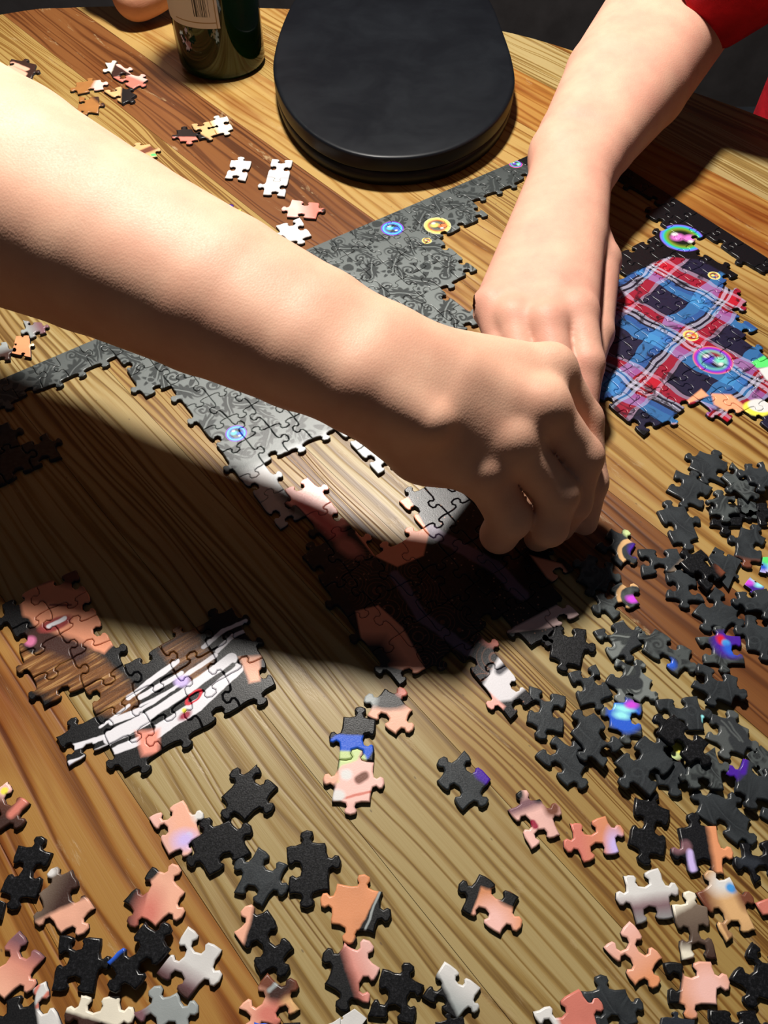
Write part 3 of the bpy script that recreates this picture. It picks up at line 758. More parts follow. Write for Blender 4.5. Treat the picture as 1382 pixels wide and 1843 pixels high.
# ---- the striped-top section, lying apart at the left
zs = lambda x, y: (x / 2.764, 980 + y / 2.764)                  # close-up coordinates of that corner
so = at2(zs(545, 985), TK)
sa = at2(zs(545 + 340, 985 - 190), TK) - so; sa /= np.linalg.norm(sa); sb = np.array([sa[1], -sa[0]])
strip_l = Lattice(so, sa, sb, 21.5, 18.0, 11)
SP = [(105, 230), (260, 190), (440, 200), (560, 490), (510, 545), (590, 560), (640, 600), (790, 510), (830, 450), (870, 360), (860, 240), (980, 230), (1060, 350), (1230, 290), (1310, 430), (1230, 560),
      (1270, 680), (1130, 770), (1000, 830), (930, 900), (800, 950), (700, 1010), (560, 1060), (530, 1090), (420, 1130), (390, 1220), (270, 1240), (210, 1150), (330, 1010), (450, 940), (490, 900), (540, 840), (440, 820), (330, 790), (250, 700), (170, 600), (100, 450)]
SPp = [zs(*q) for q in SP]
def mat_stripes():
    nt = NT('print_striped_top'); p = nt.coords()
    Z = lambda x, y: at2(zs(x, y), TK) - so
    q = nt.v('ADD', p, nt.v('SCALE', nt.v('SUBTRACT', nt.noise(p, 0.1, 2.0, 0.6, 0, 'Color'), (0.5, 0.5, 0.5)), 2.0))
    W = lin(222, 220, 226); sk = lin(226, 150, 116); K = PAL['black']
    hn = nt.noise(nt.mapping(p, (0, 0, 0), math.radians(35), (30, 2.2, 1e3)), 1.0, 3.0, 0.6, 0.5)
    hair = nt.ramp(hn, [(0.3, lin(48, 26, 14)), (0.55, lin(118, 74, 36)), (0.75, lin(196, 154, 98))])
    c = nt.layer(PAL['black'], q, [
        (hair, ('ell', Z(330, 640), 34, 15, -0.5, 5)), (hair, ('cap', Z(400, 590), Z(600, 780), 9, 5)), (hair, ('cap', Z(900, 250), Z(920, 420), 9, 4)), (hair, ('cap', Z(870, 470), Z(960, 590), 10, 4)),
        (sk, ('poly', [Z(*t) for t in ((90, 240), (270, 180), (430, 190), (570, 490), (510, 545), (400, 510), (270, 450), (130, 400))], 2)),
        (K, ('cap', Z(110, 400), Z(170, 500), 5, 2)), (lin(60, 34, 28), ('cap', Z(180, 460), Z(390, 540), 6, 5)), (lin(96, 56, 40), ('cap', Z(330, 165), Z(470, 190), 5, 5)),
        (lin(150, 60, 58), ('ell', Z(275, 395), 9, 4.2, 0.45, 1.5)), (W, ('cap', Z(245, 405), Z(318, 368), 1.4, 0.8)), (lin(120, 60, 50), ('cap', Z(250, 300), Z(350, 300), 0.7, 1.0)),
        (lin(200, 110, 150), ('ell', Z(150, 480), 3, 3, 0, 2))])
    for a, b, r in (((240, 1140), (545, 1000), 2.6), ((325, 1022), (470, 975), 2.8), ((470, 975), (560, 940), 2.2), ((220, 1080), (270, 1065), 2.6),
                    ((500, 910), (640, 800), 1.5), ((640, 760), (880, 580), 2.8), ((700, 760), (900, 640), 2.6), ((560, 880), (690, 830), 3.6), ((690, 830), (900, 690), 1.6), ((700, 800), (860, 720), 1.4),
                    ((545, 960), (720, 870), 6.2), ((720, 870), (920, 740), 5.6), ((920, 740), (1150, 570), 6.0), ((580, 1010), (780, 930), 6.5), ((780, 930), (980, 800), 6.0), ((980, 800), (1180, 620), 5.6),
                    ((900, 670), (1070, 550), 2.4), ((1015, 510), (1110, 430), 2.4), ((1110, 430), (1220, 380), 2.0), ((1080, 530), (1160, 455), 2.4), ((1160, 455), (1260, 410), 2.0)):
        c = nt.mix(nt.mask(q, ('cap', Z(*a), Z(*b), r * 0.56, 0.6)), c, W)
    c = nt.layer(c, q, [(K, ('cap', Z(560, 1000), Z(760, 910), 1.3, 0.7)), (K, ('cap', Z(760, 880), Z(1160, 600), 1.3, 0.7)), (PAL['red'], ('ring', Z(962, 758), 4.6, 2.4, 0.9, 0.5, 0.5)), (PAL['crimson'], ('ell', Z(920, 850), 3.5, 2, 0.7, 1.5)), (PAL['yellow'], ('ell', Z(915, 825), 1.2, 1.2, 0.7, 1)),
                        (lin(236, 150, 130), ('poly', [Z(*t) for t in ((680, 930), (790, 920), (790, 1040), (710, 1050))], 3)), (lin(236, 170, 140), ('poly', [Z(*t) for t in ((1190, 560), (1300, 550), (1290, 680), (1240, 690))], 2)),
                        (PAL['purple'], ('ell', Z(330, 1200), 13, 9, 0, 5)), (PAL['violet'], ('ell', Z(320, 1200), 3, 2, 0, 2)), (PAL['lilac'], ('ell', Z(905, 680), 4, 3, 0, 2))])
    return finish(nt, c, p)
MS = mat_stripes()
sec = tag(empty('puzzle_section', (so[0], so[1], 0)), 'joined jigsaw section showing a smiling face and a black and white striped top', 'puzzle section', 'small joined jigsaw sections')
n2 = 0
for i in range(-16, 22):
    for j in range(-22, 10):
        if inside(pix(strip_l.centre(i, j)), SPp):
            piece_mesh('puzzle_piece', [q - so for q in strip_l.cell(i, j)], [MS, CARD], sec, (0, 0, 0), 0.0, 0.1, 0.75); n2 += 1
print('striped section', n2)
# ---- dark section cut by the left edge of the picture
o2 = at2((36, 800), TK); dk = Lattice(o2, E1, E2, PA, PB, 21)
nt = NT('print_black_speck'); p = nt.coords()
BLK = finish(nt, nt.mix(nt.rng(nt.noise(p, 0.3, 3.0), 0.4, 0.7), lin(20, 21, 24), lin(40, 42, 46)), p)
sec2 = tag(empty('puzzle_section', (o2[0], o2[1], 0)), 'small joined black jigsaw section at the left edge below the border', 'puzzle section', 'small joined jigsaw sections')
for i, j in ((-1, -1), (-1, 0), (-2, -1), (-2, 0), (-3, 0), (-3, -1), (0, 0)):
    piece_mesh('puzzle_piece', [q - o2 for q in dk.cell(i, j)], [BLK, CARD], sec2, (0, 0, 0), 0.0, 0.16)

# ------------------------------------------------------------------ loose pieces
CROPS = dict(r1=(1160, 780, 6.225), r2=(1010, 920, 6.91), r3=(1182, 940, 6.91), r4=(960, 1090, 5.758), r5=(1142, 1090, 5.758), r6=(930, 1220, 5.758), r7=(1142, 1260, 5.758),
             d1=(1100, 1400, 4.9), d2=(1080, 1561, 4.576), dw=(780, 1400, 2.2957), c8=(640, 1563, 3.839), c7=(400, 1563, 4.936), cc=(400, 1383, 3.004), bl=(0, 1383, 3.004),
             a3=(0, 1390, 5.758), a4=(0, 1603, 5.758), a5=(190, 1360, 5.758), a6=(180, 1563, 4.936), md=(500, 1180, 3.455), t1=(0, 0, 2.764), t2=(460, 0, 2.764), t4=(0, 440, 2.764), px=(0, 0, 1.0))
NUM = [0]
def cpx(crop, q): ox, oy, s = CROPS[crop]; return (ox + q[0] / s, oy + q[1] / s)
POOL = {}
def loose_mat(crop, spec, ctr, z):
    NUM[0] += 1; sd = NUM[0]
    if isinstance(spec, str):
        key = (spec, sd % 5)
        if key not in POOL: POOL[key] = loose_mat1(crop, spec, ctr, z, sd)
        return POOL[key]
    return loose_mat1(crop, spec, ctr, z, sd)
def loose_mat1(crop, spec, ctr, z, sd):
    base = spec if isinstance(spec, str) else spec[0]
    nt = NT('piece_print_%d' % sd); p = nt.coords(); rough = 0.30
    pr = nt.v('ADD', p, (sd * 37.0, sd * 91.0, 0))
    if base == 'K': c = nt.mix(nt.rng(nt.noise(pr, 0.7, 3.0, 0.7), 0.5, 0.8), lin(16, 16, 18), lin(46, 46, 50)); rough = 0.26
    elif base == 'C': c = damask(nt, pr, lin(36, 39, 42), lin(50, 54, 57), sd * 0.7, 44, 58, 0, 0.3)
    elif base == 'D': c = damask(nt, pr, lin(44, 47, 48), lin(72, 77, 77), sd * 0.9, 40, 52, 0, 0.15)
    elif base == 'L': c = damask(nt, pr, lin(52, 56, 56), lin(112, 117, 115), sd * 1.1, 40, 52, 0, 0.06)
    else:
        b = PAL[base]; dk = tuple(v * 0.82 for v in b[:3]) + (1,)
        c = nt.mix(nt.rng(nt.noise(pr, 0.06, 2.0), 0.35, 0.7), b, dk); rough = 0.36
    if not isinstance(spec, str):
        q = nt.v('ADD', p, nt.v('SCALE', nt.v('SUBTRACT', nt.noise(pr, 0.15, 2.0, 0.6, 0, 'Color'), (0.5, 0.5, 0.5)), 1.6))
        W = lambda t: at2(cpx(crop, t), z) - ctr
        for sh in spec[1:]:
            col = PAL[sh[1]]; k = sh[0]
            if k == 'half': sp = ('half', W(sh[2]), W(sh[3]), W(sh[4]), sh[5])
            elif k == 'ell': sp = ('ell', W(sh[2]), sh[3], sh[4], sh[5], sh[6])
            elif k == 'ring': sp = ('ring', W(sh[2]), sh[3], sh[4], sh[5], sh[6], 0.8)
            elif k == 'cap': sp = ('cap', W(sh[2]), W(sh[3]), sh[4], sh[5])
            c = nt.mix(nt.mask(q, sp), c, col)
    return finish(nt, c, p, rough)
def shape(crop, corners, tabs, z, seed):
    cs = [at2(cpx(crop, q), z) for q in corners]
    for att in range(14):
        P, ctr = shape1(cs, tabs, seed, 0.94 ** att)
        if not crossing(offset(P, 0.85)): break
    return P, ctr
def crossing(P):
    A = P; B = np.roll(P, -1, 0); n = len(P)
    d = lambda o, a, b: (a[..., 0] - o[..., 0]) * (b[..., 1] - o[..., 1]) - (a[..., 1] - o[..., 1]) * (b[..., 0] - o[..., 0])
    a, b, c, e = A[:, None], B[:, None], A[None], B[None]
    X = (d(a, b, c) * d(a, b, e) < 0) & (d(c, e, a) * d(c, e, b) < 0)
    return bool(X.any())
class Steady:
    def uniform(self, a, b): return 1.0 if a > 0 else 0.0
def shape1(cs, tabs, seed, kk):
    r = Steady() if seed is None else random.Random(seed); out = []
    for i in range(4):
        a, b = cs[i], cs[(i + 1) % 4]; w = abs(np.cross((b - a) / np.linalg.norm(b - a), (cs[(i + 2) % 4] + cs[(i + 3) % 4]) / 2 - a))
        out += edge_pts(a, b, {'T': -1, 'B': 1, 'S': 0}[tabs[i]], r, kk * (min(1.06, w / 15.5) if tabs[i] == 'B' and seed is not None else 1.06))
    ctr = sum(cs) / 4
    P = np.array(out)[::-1]
    return P, ctr
def loose(crop, corners, tabs, lvl, spec, label, group='loose jigsaw pieces'):
    z0 = lvl * (TK + 0.05); z = z0 + TK
    P, ctr = shape(crop, corners, tabs, z, NUM[0] + 500)
    o = piece_mesh('puzzle_piece', P - ctr, [loose_mat(crop, spec, ctr, z), CARD], None, (ctr[0], ctr[1], z0), 0.0, 0.0, 0.3 if crossing(offset(P, 0.85)) else 1.0)
    return tag(o, label, 'puzzle piece', group)
def joined(parts, label):
    """several pieces already locked together: one thing"""
    root = None
    for crop, corners, tabs, spec in parts:
        P, ctr = shape(crop, corners, tabs, TK, None)
        if root is None:
            root = tag(empty('puzzle_section', (ctr[0], ctr[1], 0)), label, 'puzzle section', 'small joined jigsaw sections'); rc = ctr
        m = loose_mat(crop, spec, ctr, TK)
        piece_mesh('puzzle_piece', P - ctr, [m, CARD], root, (ctr[0] - rc[0], ctr[1] - rc[1], 0), 0.0, 0.12)
    return root

# right-hand heap, from the far end to the near end
loose('r1', [(620, 185), (935, 320), (905, 575), (490, 375)], 'TBTT', 0, 'C', 'charcoal jigsaw piece at the far tip of the right-hand heap')
loose('r1', [(985, 310), (1260, 590), (1160, 755), (860, 480)], 'BTTB', 1, ['D', ('cap', 'grey', (960, 400), (1100, 640), 0.8, 0.6), ('cap', 'grey', (1010, 380), (1110, 600), 0.6, 0.6), ('ring', 'grey', (1100, 600), 5, 4, 0, 0.5)],
      'dark jigsaw piece with fine pale scroll lines near the far end of the heap')
loose('r1', [(1130, 330), (1330, 305), (1420, 600), (1180, 540)], 'BTTT', 2, 'C', 'charcoal jigsaw piece on top of the scroll-lined one at the right edge')
loose('r1', [(355, 400), (770, 600), (650, 835), (245, 630)], 'TBTB', 0, 'C', 'charcoal jigsaw piece tucked below the far tip of the right-hand heap')
loose('r1', [(140, 865), (445, 805), (610, 1170), (325, 1230)], 'TTTB', 0, 'C', 'charcoal jigsaw piece lying alone on bare wood right of the curled fingers')
loose('r1', [(735, 790), (1090, 800), (1100, 1030), (735, 1025)], 'TTTB', 0, 'K', 'glossy black jigsaw piece half under a grey one in the far heap')
loose('r1', [(690, 740), (1020, 690), (1075, 890), (750, 905)], 'TBTB', 1, 'D', 'grey-black jigsaw piece lying on the glossy black one in the far heap')
loose('r1', [(1050, 720), (1245, 775), (1260, 955), (1060, 895)], 'TTTB', 0, 'D', 'grey jigsaw piece between the black one and the right edge of the far heap')
loose('px', [(1362, 905), (1410, 900), (1420, 950), (1368, 945)], 'BTBT', 0, 'K', 'black jigsaw piece cut by the right edge of the photo level with the fingertips')
loose('r3', [(1055, 45), (1365, 190), (1300, 490), (965, 415)], 'TBTT', 0, ['C', ('half', 'brown', (1180, 460), (1310, 480), (1290, 560), 3)], 'charcoal jigsaw piece with a brown lower corner near the right edge')
loose('r3', [(1320, 430), (1480, 430), (1490, 680), (1280, 615)], 'BTBB', 0, ['aqua', ('ell', 'green', (1350, 470), 5, 3, 0.3, 3), ('ell', 'blue', (1310, 570), 3, 4, 0, 3), ('ell', 'lilac', (1400, 640), 6, 2.5, 0, 3)], 'shiny green and blue bubble jigsaw piece cut by the right edge')
loose('r3', [(1160, 680), (1340, 800), (1300, 930), (1090, 770)], 'BTTB', 0, ['purple', ('ell', 'aqua', (1195, 725), 2.5, 1.6, 0, 2), ('ell', 'aqua', (1270, 775), 2.5, 1.6, 0, 2), ('ell', 'violet', (1140, 745), 3, 2, 0, 2)], 'purple and blue bubble jigsaw piece mostly covered by a black one')
loose('r3', [(985, 860), (1370, 815), (1540, 1060), (1120, 1090)], 'BTTT', 1, 'C', 'charcoal jigsaw piece lying over the purple bubble piece')
loose('r3', [(725, 300), (1060, 470), (890, 830), (640, 440)], 'BTTB', 0, 'C', 'charcoal jigsaw piece right of the black crossed one, partly covered by it')
loose('r3', [(550, 325), (865, 620), (640, 855), (285, 495)], 'BBBT', 1, ['K', ('ell', 'brown', (840, 600), 4, 6, 0.4, 3)], 'black jigsaw piece with a reddish corner lying across its neighbours right of the hand')
loose('r3', [(115, 615), (470, 640), (605, 985), (120, 930)], 'TBTB', 0, 'C', 'charcoal jigsaw piece on the brown board below the black crossed one')
loose('r3', [(730, 790), (1080, 1020), (850, 1340), (445, 1120)], 'BTTB', 0, 'C', 'star-shaped charcoal jigsaw piece touching the top of the red and blue bubble piece')
loose('r5', [(1160, 80), (1440, 130), (1480, 470), (1180, 450)], 'BTTT', 0, 'C', 'flat charcoal jigsaw piece at the right edge beside the red and blue bubble piece')
loose('r2', [(955, 465), (1440, 460), (1530, 740), (1015, 800)], 'BTBB', 0, ['C', ('half', 'taupe', (1430, 660), (1530, 560), (1540, 760), 2)], 'charcoal jigsaw piece with a tan corner between the hand and the heap')
loose('r2', [(625, 205), (930, 400), (745, 690), (425, 430)], 'TTBB', 0, ['C', ('ell', 'lime', (850, 280), 4, 3, -0.5, 2), ('ring', 'tan', (920, 520), 9, 9, 0, 1.4), ('ell', 'purple', (920, 480), 4, 5, 0, 3)], 'dark jigsaw piece with a crescent bubble tab beside the fingertips')
loose('r2', [(330, 520), (650, 640), (570, 985), (190, 850)], 'BTTT', 0, 'D', 'grey-black jigsaw piece half in the shadow of the fingertips')
loose('r2', [(740, 875), (985, 1150), (650, 1345), (410, 1040)], 'TBTB', 0, ['D', ('ring', 'tan', (900, 1070), 8.5, 8.5, 0, 1.2), ('ell', 'violet', (890, 1090), 3.5, 2.5, 0, 2)], 'grey jigsaw piece with a gold-rimmed pink bubble on its right tip')
loose('r4', [(215, 185), (550, 240), (490, 640), (170, 530)], 'BTTT', 0, 'K', 'black jigsaw piece with four clear knobs just right of the dress section')
loose('r4', [(355, 690), (650, 600), (830, 920), (490, 1040)], 'BBTB', 0, 'C', 'charcoal jigsaw piece with three sockets below the four-knobbed black one')
loose('r4', [(620, 260), (935, 140), (1135, 400), (820, 560)], 'BTTB', 0, ['L', ('cap', 'char', (660, 260), (1000, 220), 3.5, 1), ('cap', 'char', (1090, 330), (960, 540), 4, 1)], 'light grey damask jigsaw piece with dark curved bands, far one of the light pair')
loose('r4', [(865, 540), (1240, 770), (1110, 1010), (745, 790)], 'TTTB', 0, ['L', ('ring', 'char', (985, 670), 5, 5, 0, 1.2), ('cap', 'char', (800, 780), (1060, 800), 4, 1)], 'light grey damask jigsaw piece with a spiral and dark leaf above the blue bubble piece')
loose('r5', [(215, 230), (600, 460), (450, 715), (80, 450)], 'BTBT', 0, ['D', ('ell', 'blue', (370, 600), 3, 3, 0, 3)], 'grey-black jigsaw piece with a blue glint on its lower corner on pale wood')
loose('r5', [(640, 320), (1100, 310), (1150, 600), (720, 590)], 'TBTB', 0, ['D', ('ell', 'purple', (980, 400), 9, 8, 0, 4), ('ell', 'red', (895, 355), 2.5, 3, 0, 2), ('ell', 'sky', (945, 385), 2.2, 2.2, 0, 1.5), ('ell', 'blue', (985, 460), 4, 3, -0.8, 3)], 'grey jigsaw piece with a red and blue bubble on the brown board')
loose('r5', [(660, 590), (1075, 740), (1010, 1020), (600, 830)], 'BTTB', 1, 'C', 'charcoal jigsaw piece touching the underside of the red and blue bubble piece')
loose('r5', [(210, 970), (655, 930), (730, 1290), (300, 1310)], 'BTBB', 0, ['C', ('cap', 'aqua', (705, 1150), (715, 1200), 0.8, 0.8)], 'charcoal jigsaw piece with a pale green edge spot in the near heap')
loose('r7', [(410, 140), (780, 440), (585, 660), (235, 330)], 'BTBT', 2, 'K', 'black jigsaw piece on top of the pile in the near heap')
loose('r6', [(1010, 250), (1300, 260), (1300, 620), (950, 510)], 'TBTT', 0, ['D', ('ell', 'blue', (1120, 390), 9, 9, 0, 3), ('ell', 'aqua', (1110, 320), 5, 2, -0.2, 2), ('ell', 'aqua', (1090, 390), 4, 2, -0.2, 2), ('ell', 'violet', (1190, 280), 3, 2, 0, 2)], 'jigsaw piece with a glowing blue bubble in the near heap')
loose('r7', [(109, 360), (420, 640), (165, 1000), (-211, 640)], 'TBTB', 1, 'C', 'large charcoal jigsaw piece overlapping the heap beside the black pile piece')
loose('r7', [(180, 520), (520, 640), (540, 840), (250, 880)], 'TTTT', 0, 'C', 'charcoal jigsaw piece showing one tab below the large overlapping one')
loose('r7', [(300, 400), (540, 440), (500, 650), (260, 610)], 'BTBT', 0, ['dbrown', ('ell', 'yellow', (440, 500), 2.5, 3, 0, 1.5), ('ell', 'lime', (400, 575), 4, 1.8, 0, 2)], 'jigsaw piece with a yellow spot glimpsed under the black pile piece')
loose('r7', [(545, 690), (840, 480), (935, 925), (580, 915)], 'TTBT', 1, 'D', 'grey swirled jigsaw piece between the black pile piece and the striped damask one')
loose('r7', [(790, 130), (1190, 295), (1140, 580), (735, 385)], 'TTTB', 0, ['grey', ('cap', 'char', (820, 190), (1010, 260), 2.5, 1), ('cap', 'char', (1010, 260), (1130, 420), 4.2, 1), ('cap', 'char', (1060, 420), (1130, 540), 4, 1), ('cap', 'grey', (900, 210), (1090, 420), 0.5, 0.5), ('cap', 'grey', (980, 230), (1120, 430), 0.5, 0.5)],
      'grey damask jigsaw piece with fanned dark stripes by the brown board')
loose('r7', [(1310, 465), (1560, 680), (1400, 880), (1160, 570)], 'BTBB', 0, 'D', 'grey-black jigsaw piece under the one with the violet tab')
loose('r7', [(1130, 600), (1500, 740), (1430, 1060), (1050, 945)], 'BTTT', 1, ['C', ('ell', 'purple', (1000, 740), 5, 4, 0, 3), ('cap', 'purple', (1140, 620), (1120, 740), 1.5, 1.5)], 'charcoal jigsaw piece with a violet tab at the right edge')
loose('d1', [(890, 100), (1240, 370), (1120, 590), (745, 300)], 'TTBT', 0, 'C', 'charcoal jigsaw piece with faint arcs touching the black and orange one')
loose('d1', [(1340, 250), (1480, 300), (1460, 420), (1320, 330)], 'BTBT', 0, 'C', 'sliver of a charcoal jigsaw piece at the right edge above the ink-blue one')
loose('d1', [(215, 165), (520, 280), (470, 690), (150, 580)], 'TBTB', 0, 'K', 'plain black jigsaw piece at the near end of the right-hand heap')
loose('r6', [(130, 75), (510, 185), (480, 570), (100, 450)], 'BBTB', 0, 'C', 'charcoal jigsaw piece with three sockets next to the white dress corner')
loose('r6', [(800, 355), (1120, 700), (900, 930), (560, 560)], 'BBTT', 1, 'C', 'charcoal jigsaw piece resting on the tab of its lower left neighbour')
loose('r6', [(405, 590), (745, 900), (530, 1130), (190, 800)], 'TTBB', 0, 'C', 'charcoal jigsaw piece at the lower left corner of the heap')
# lower right
loose('d1', [(590, 440), (930, 420), (1000, 850), (700, 850)], 'TTBT', 0, ['ink', ('half', 'orange', (850, 430), (920, 860), (980, 600), 3), ('cap', 'mauve', (570, 620), (660, 600), 2.5, 2), ('cap', 'lilac', (690, 660), (720, 800), 1.6, 1.5)], 'black jigsaw piece with an orange right side')
loose('d1', [(110, 860), (415, 790), (555, 1230), (225, 1290)], 'BTBT', 0, ['white', ('half', 'mauve', (180, 1090), (500, 1050), (400, 1250), 6), ('half', 'lgrey', (220, 1220), (540, 1180), (400, 1300), 9)], 'white and grey jigsaw piece with two side knobs, lower right')
loose('d1', [(1140, 570), (1430, 540), (1510, 850), (1270, 935)], 'BTBT', 0, ['ink', ('cap', 'slate', (1150, 720), (1280, 760), 2.5, 3)], 'ink-blue jigsaw piece at the right edge beside the orange-sided one')
loose('d2', [(790, 205), (1070, 75), (1290, 515), (1040, 620)], 'TTBB', 0, ['tan', ('half', 'brown', (880, 130), (1090, 600), (830, 500), 8), ('ell', 'white', (1040, 110), 8, 5, 0.4, 5), ('ell', 'sky', (1078, 172), 2.2, 2.2, 0, 1.5), ('ell', 'brown', (1220, 240), 5, 6, 0, 4), ('cap', 'tan', (960, 450), (1040, 610), 1.6, 0.8)],
      'tan and brown jigsaw piece with a small blue light spot')
loose('d2', [(595, 305), (890, 320), (970, 765), (675, 765)], 'TBBB', 0, ['taupe', ('half', 'cream', (590, 400), (770, 290), (620, 320), 3), ('half', 'dbrown', (600, 560), (960, 500), (800, 700), 22), ('ell', 'cream', (715, 740), 6, 4, 0, 4)], 'cream and taupe furry-looking jigsaw piece between the white and tan ones')
loose('d2', [(245, 440), (520, 745), (290, 980), (30, 655)], 'BTBB', 0, ['pink', ('half', 'orange', (200, 760), (480, 560), (300, 980), 22)], 'plain pink jigsaw piece with three sockets, lower right')
loose('d2', [(525, 785), (915, 775), (970, 1135), (570, 1120)], 'BTTB', 0, ['orange', ('ell', 'pink', (900, 1000), 10, 10, 0, 12), ('half', 'black', (700, 770), (660, 1130), (560, 950), 1.2)], 'skin-toned jigsaw piece with a black left side, lower right')
loose('d2', [(1260, 610), (1520, 760), (1480, 1150), (1070, 920)], 'BTTB', 0, 'K', 'black jigsaw piece cut by the right edge near the bottom corner')
loose('d2', [(1280, 290), (1420, 240), (1480, 380), (1340, 395)], 'STBS', 0, 'rose', 'reddish corner of a jigsaw piece at the right edge')
loose('dw', [(612, 880), (795, 872), (850, 1010), (690, 1060)], 'TTBB', 0, 'C', 'greenish charcoal jigsaw piece at the bottom beside the pink one')
loose('dw', [(412, 965), (602, 870), (700, 1060), (480, 1130)], 'BTTB', 0, ['rose', ('half', 'white', (490, 930), (560, 1120), (430, 1000), 2)], 'half white, half dusky red jigsaw piece cut by the bottom edge')
loose('dw', [(1140, 955), (1335, 960), (1380, 1120), (1150, 1120)], 'BTBB', 0, 'K', 'black jigsaw piece at the bottom edge right of the skin-toned one')
loose('dw', [(945, 990), (1080, 1000), (1070, 1120), (930, 1110)], 'TTBT', 0, 'slate', 'dark jigsaw piece at the bottom edge left of the skin-toned knob')
loose('dw', [(308, 130), (440, 85), (525, 235), (405, 295)], 'TTBB', 0, ['pink', ('cap', 'mauve', (320, 130), (430, 90), 3, 4), ('ell', 'black', (340, 65), 4, 4, 0, 2), ('ell', 'black', (435, 85), 3, 2, 0, 2), ('ell', 'brown', (490, 125), 4, 4, 0, 3), ('cap', 'crimson', (410, 185), (420, 200), 1.4, 1)], 'pink jigsaw piece with a black top knob')
loose('dw', [(565, 185), (712, 155), (770, 305), (622, 350)], 'BTBT', 0, ['orange', ('half', 'rose', (660, 150), (690, 340), (580, 270), 16), ('ell', 'lilac', (755, 285), 4, 7, 0, 5)], 'orange-brown jigsaw piece left of the plain black one')
loose('c8', [(855, 35), (1130, 195), (1000, 455), (730, 285)], 'BTBT', 0, ['orange', ('ell', 'pink', (940, 370), 9, 8, 0, 9), ('half', 'black', (870, 120), (800, 310), (740, 200), 1), ('ell', 'black', (900, 70), 6, 4, -0.5, 1.5), ('cap', 'black', (1030, 190), (1120, 230), 3.4, 2)], 'orange skin jigsaw piece with black corners, alone on bare wood')
# bottom middle
loose('c8', [(615, 640), (865, 822), (700, 1050), (455, 885)], 'BTBB', 0, ['white', ('half', 'lgrey', (600, 790), (830, 960), (700, 1040), 9), ('half', 'black', (590, 780), (700, 1010), (500, 900), 2)], 'white jigsaw piece with a black left arm, bottom middle')
loose('c8', [(185, 690), (475, 805), (400, 1090), (80, 1020)], 'TBBB', 0, 'K', 'black jigsaw piece with one round top knob, bottom middle')
loose('c7', [(1085, 655), (1400, 880), (1300, 1200), (905, 1025)], 'TBTT', 0, ['pink', ('half', 'rose', (1150, 700), (1330, 1100), (1050, 1000), 12), ('half', 'black', (1060, 680), (1240, 1200), (950, 1000), 5)], 'half black, half pink jigsaw piece touching the orange one')
loose('c7', [(1020, 130), (1425, 205), (1352, 580), (965, 490)], 'TTTT', 0, ['orange', ('half', 'black', (1400, 190), (1215, 540), (1400, 560), 1), ('cap', 'lgrey', (1400, 200), (1255, 580), 0.5, 0.5)], 'orange jigsaw piece with a black slanted right corner and four knobs')
loose('c7', [(400, 360), (635, 710), (335, 960), (100, 560)], 'BTBT', 0, ['K', ('half', 'skin', (240, 500), (180, 720), (110, 600), 2)], 'black jigsaw piece with a skin-toned left corner')
loose('c7', [(400, 925), (690, 1250), (470, 1420), (140, 1240)], 'TBTB', 0, ['brown', ('ell', 'skin', (260, 1270), 9, 8, 0.5, 4), ('ell', 'tan', (620, 1260), 6, 5, 0, 3), ('cap', 'dbrown', (460, 1120), (560, 1030), 3, 3), ('cap', 'lgrey', (420, 1080), (470, 1030), 0.9, 1), ('ell', 'rose', (430, 1290), 7, 4, 0, 4)], 'brown and skin mottled jigsaw piece at the bottom')
loose('c7', [(1175, 1245), (1285, 1330), (1180, 1480), (920, 1390)], 'STBB', 0, 'white', 'plain white jigsaw piece cut by the bottom edge')
loose('c7', [(280, 1362), (690, 1365), (700, 1700), (290, 1700)], 'BTBT', 1, ['ink', ('cap', 'blue', (300, 1375), (400, 1385), 1.5, 2)], 'blue-black jigsaw piece at the bottom edge under the mottled one')
loose('c8', [(550, 1060), (740, 1020), (770, 1180), (560, 1190)], 'TTBT', 1, 'K', 'black jigsaw piece at the bottom edge under the white-armed one')
loose('px', [(462, 1374), (500, 1416), (440, 1477), (397, 1434)], 'BTTT', 0, 'K', 'black jigsaw piece upper right of the plain pink one, lower left')
loose('bl', [(1240, 275), (1357, 455), (1130, 580), (1030, 392)], 'TBTT', 0, 'K', 'black jigsaw piece touching the right side of the plain pink one')
loose('cc', [(195, 420), (355, 520), (215, 750), (60, 670)], 'BTBT', 0, 'C', 'charcoal jigsaw piece between two black ones, bottom middle')
loose('cc', [(345, 425), (555, 400), (580, 660), (360, 680)], 'TTTB', 0, 'K', 'upright black jigsaw piece just left of the four-knobbed orange one')
# lower left
loose('a5', [(445, 635), (800, 455), (985, 820), (650, 1030)], 'BTTB', 0, ['pink', ('ell', 'skin', (820, 640), 10, 14, 0.4, 12), ('ell', 'white', (985, 600), 4, 4, 0, 3), ('ell', 'white', (860, 825), 1.6, 1.6, 0, 1), ('ell', 'lilac', (820, 870), 5, 4, 0, 5)], 'plain pink jigsaw piece with a white spot, lower left')
loose('a6', [(460, -20), (750, 205), (490, 520), (200, 290)], 'TTTB', 0, ['skin', ('half', 'black', (445, 100), (375, 480), (250, 300), 1.2), ('ell', 'black', (440, 20), 6, 4, 0.8, 1.5), ('ell', 'rose', (430, 400), 6, 9, 0, 8)], 'skin-toned jigsaw piece with a black left half, lower left')
loose('a6', [(400, 470), (625, 710), (310, 1080), (55, 830)], 'TBTB', 1, ['K', ('cap', 'blue', (70, 810), (190, 700), 1.8, 1.5)], 'black jigsaw piece with a bright blue corner')
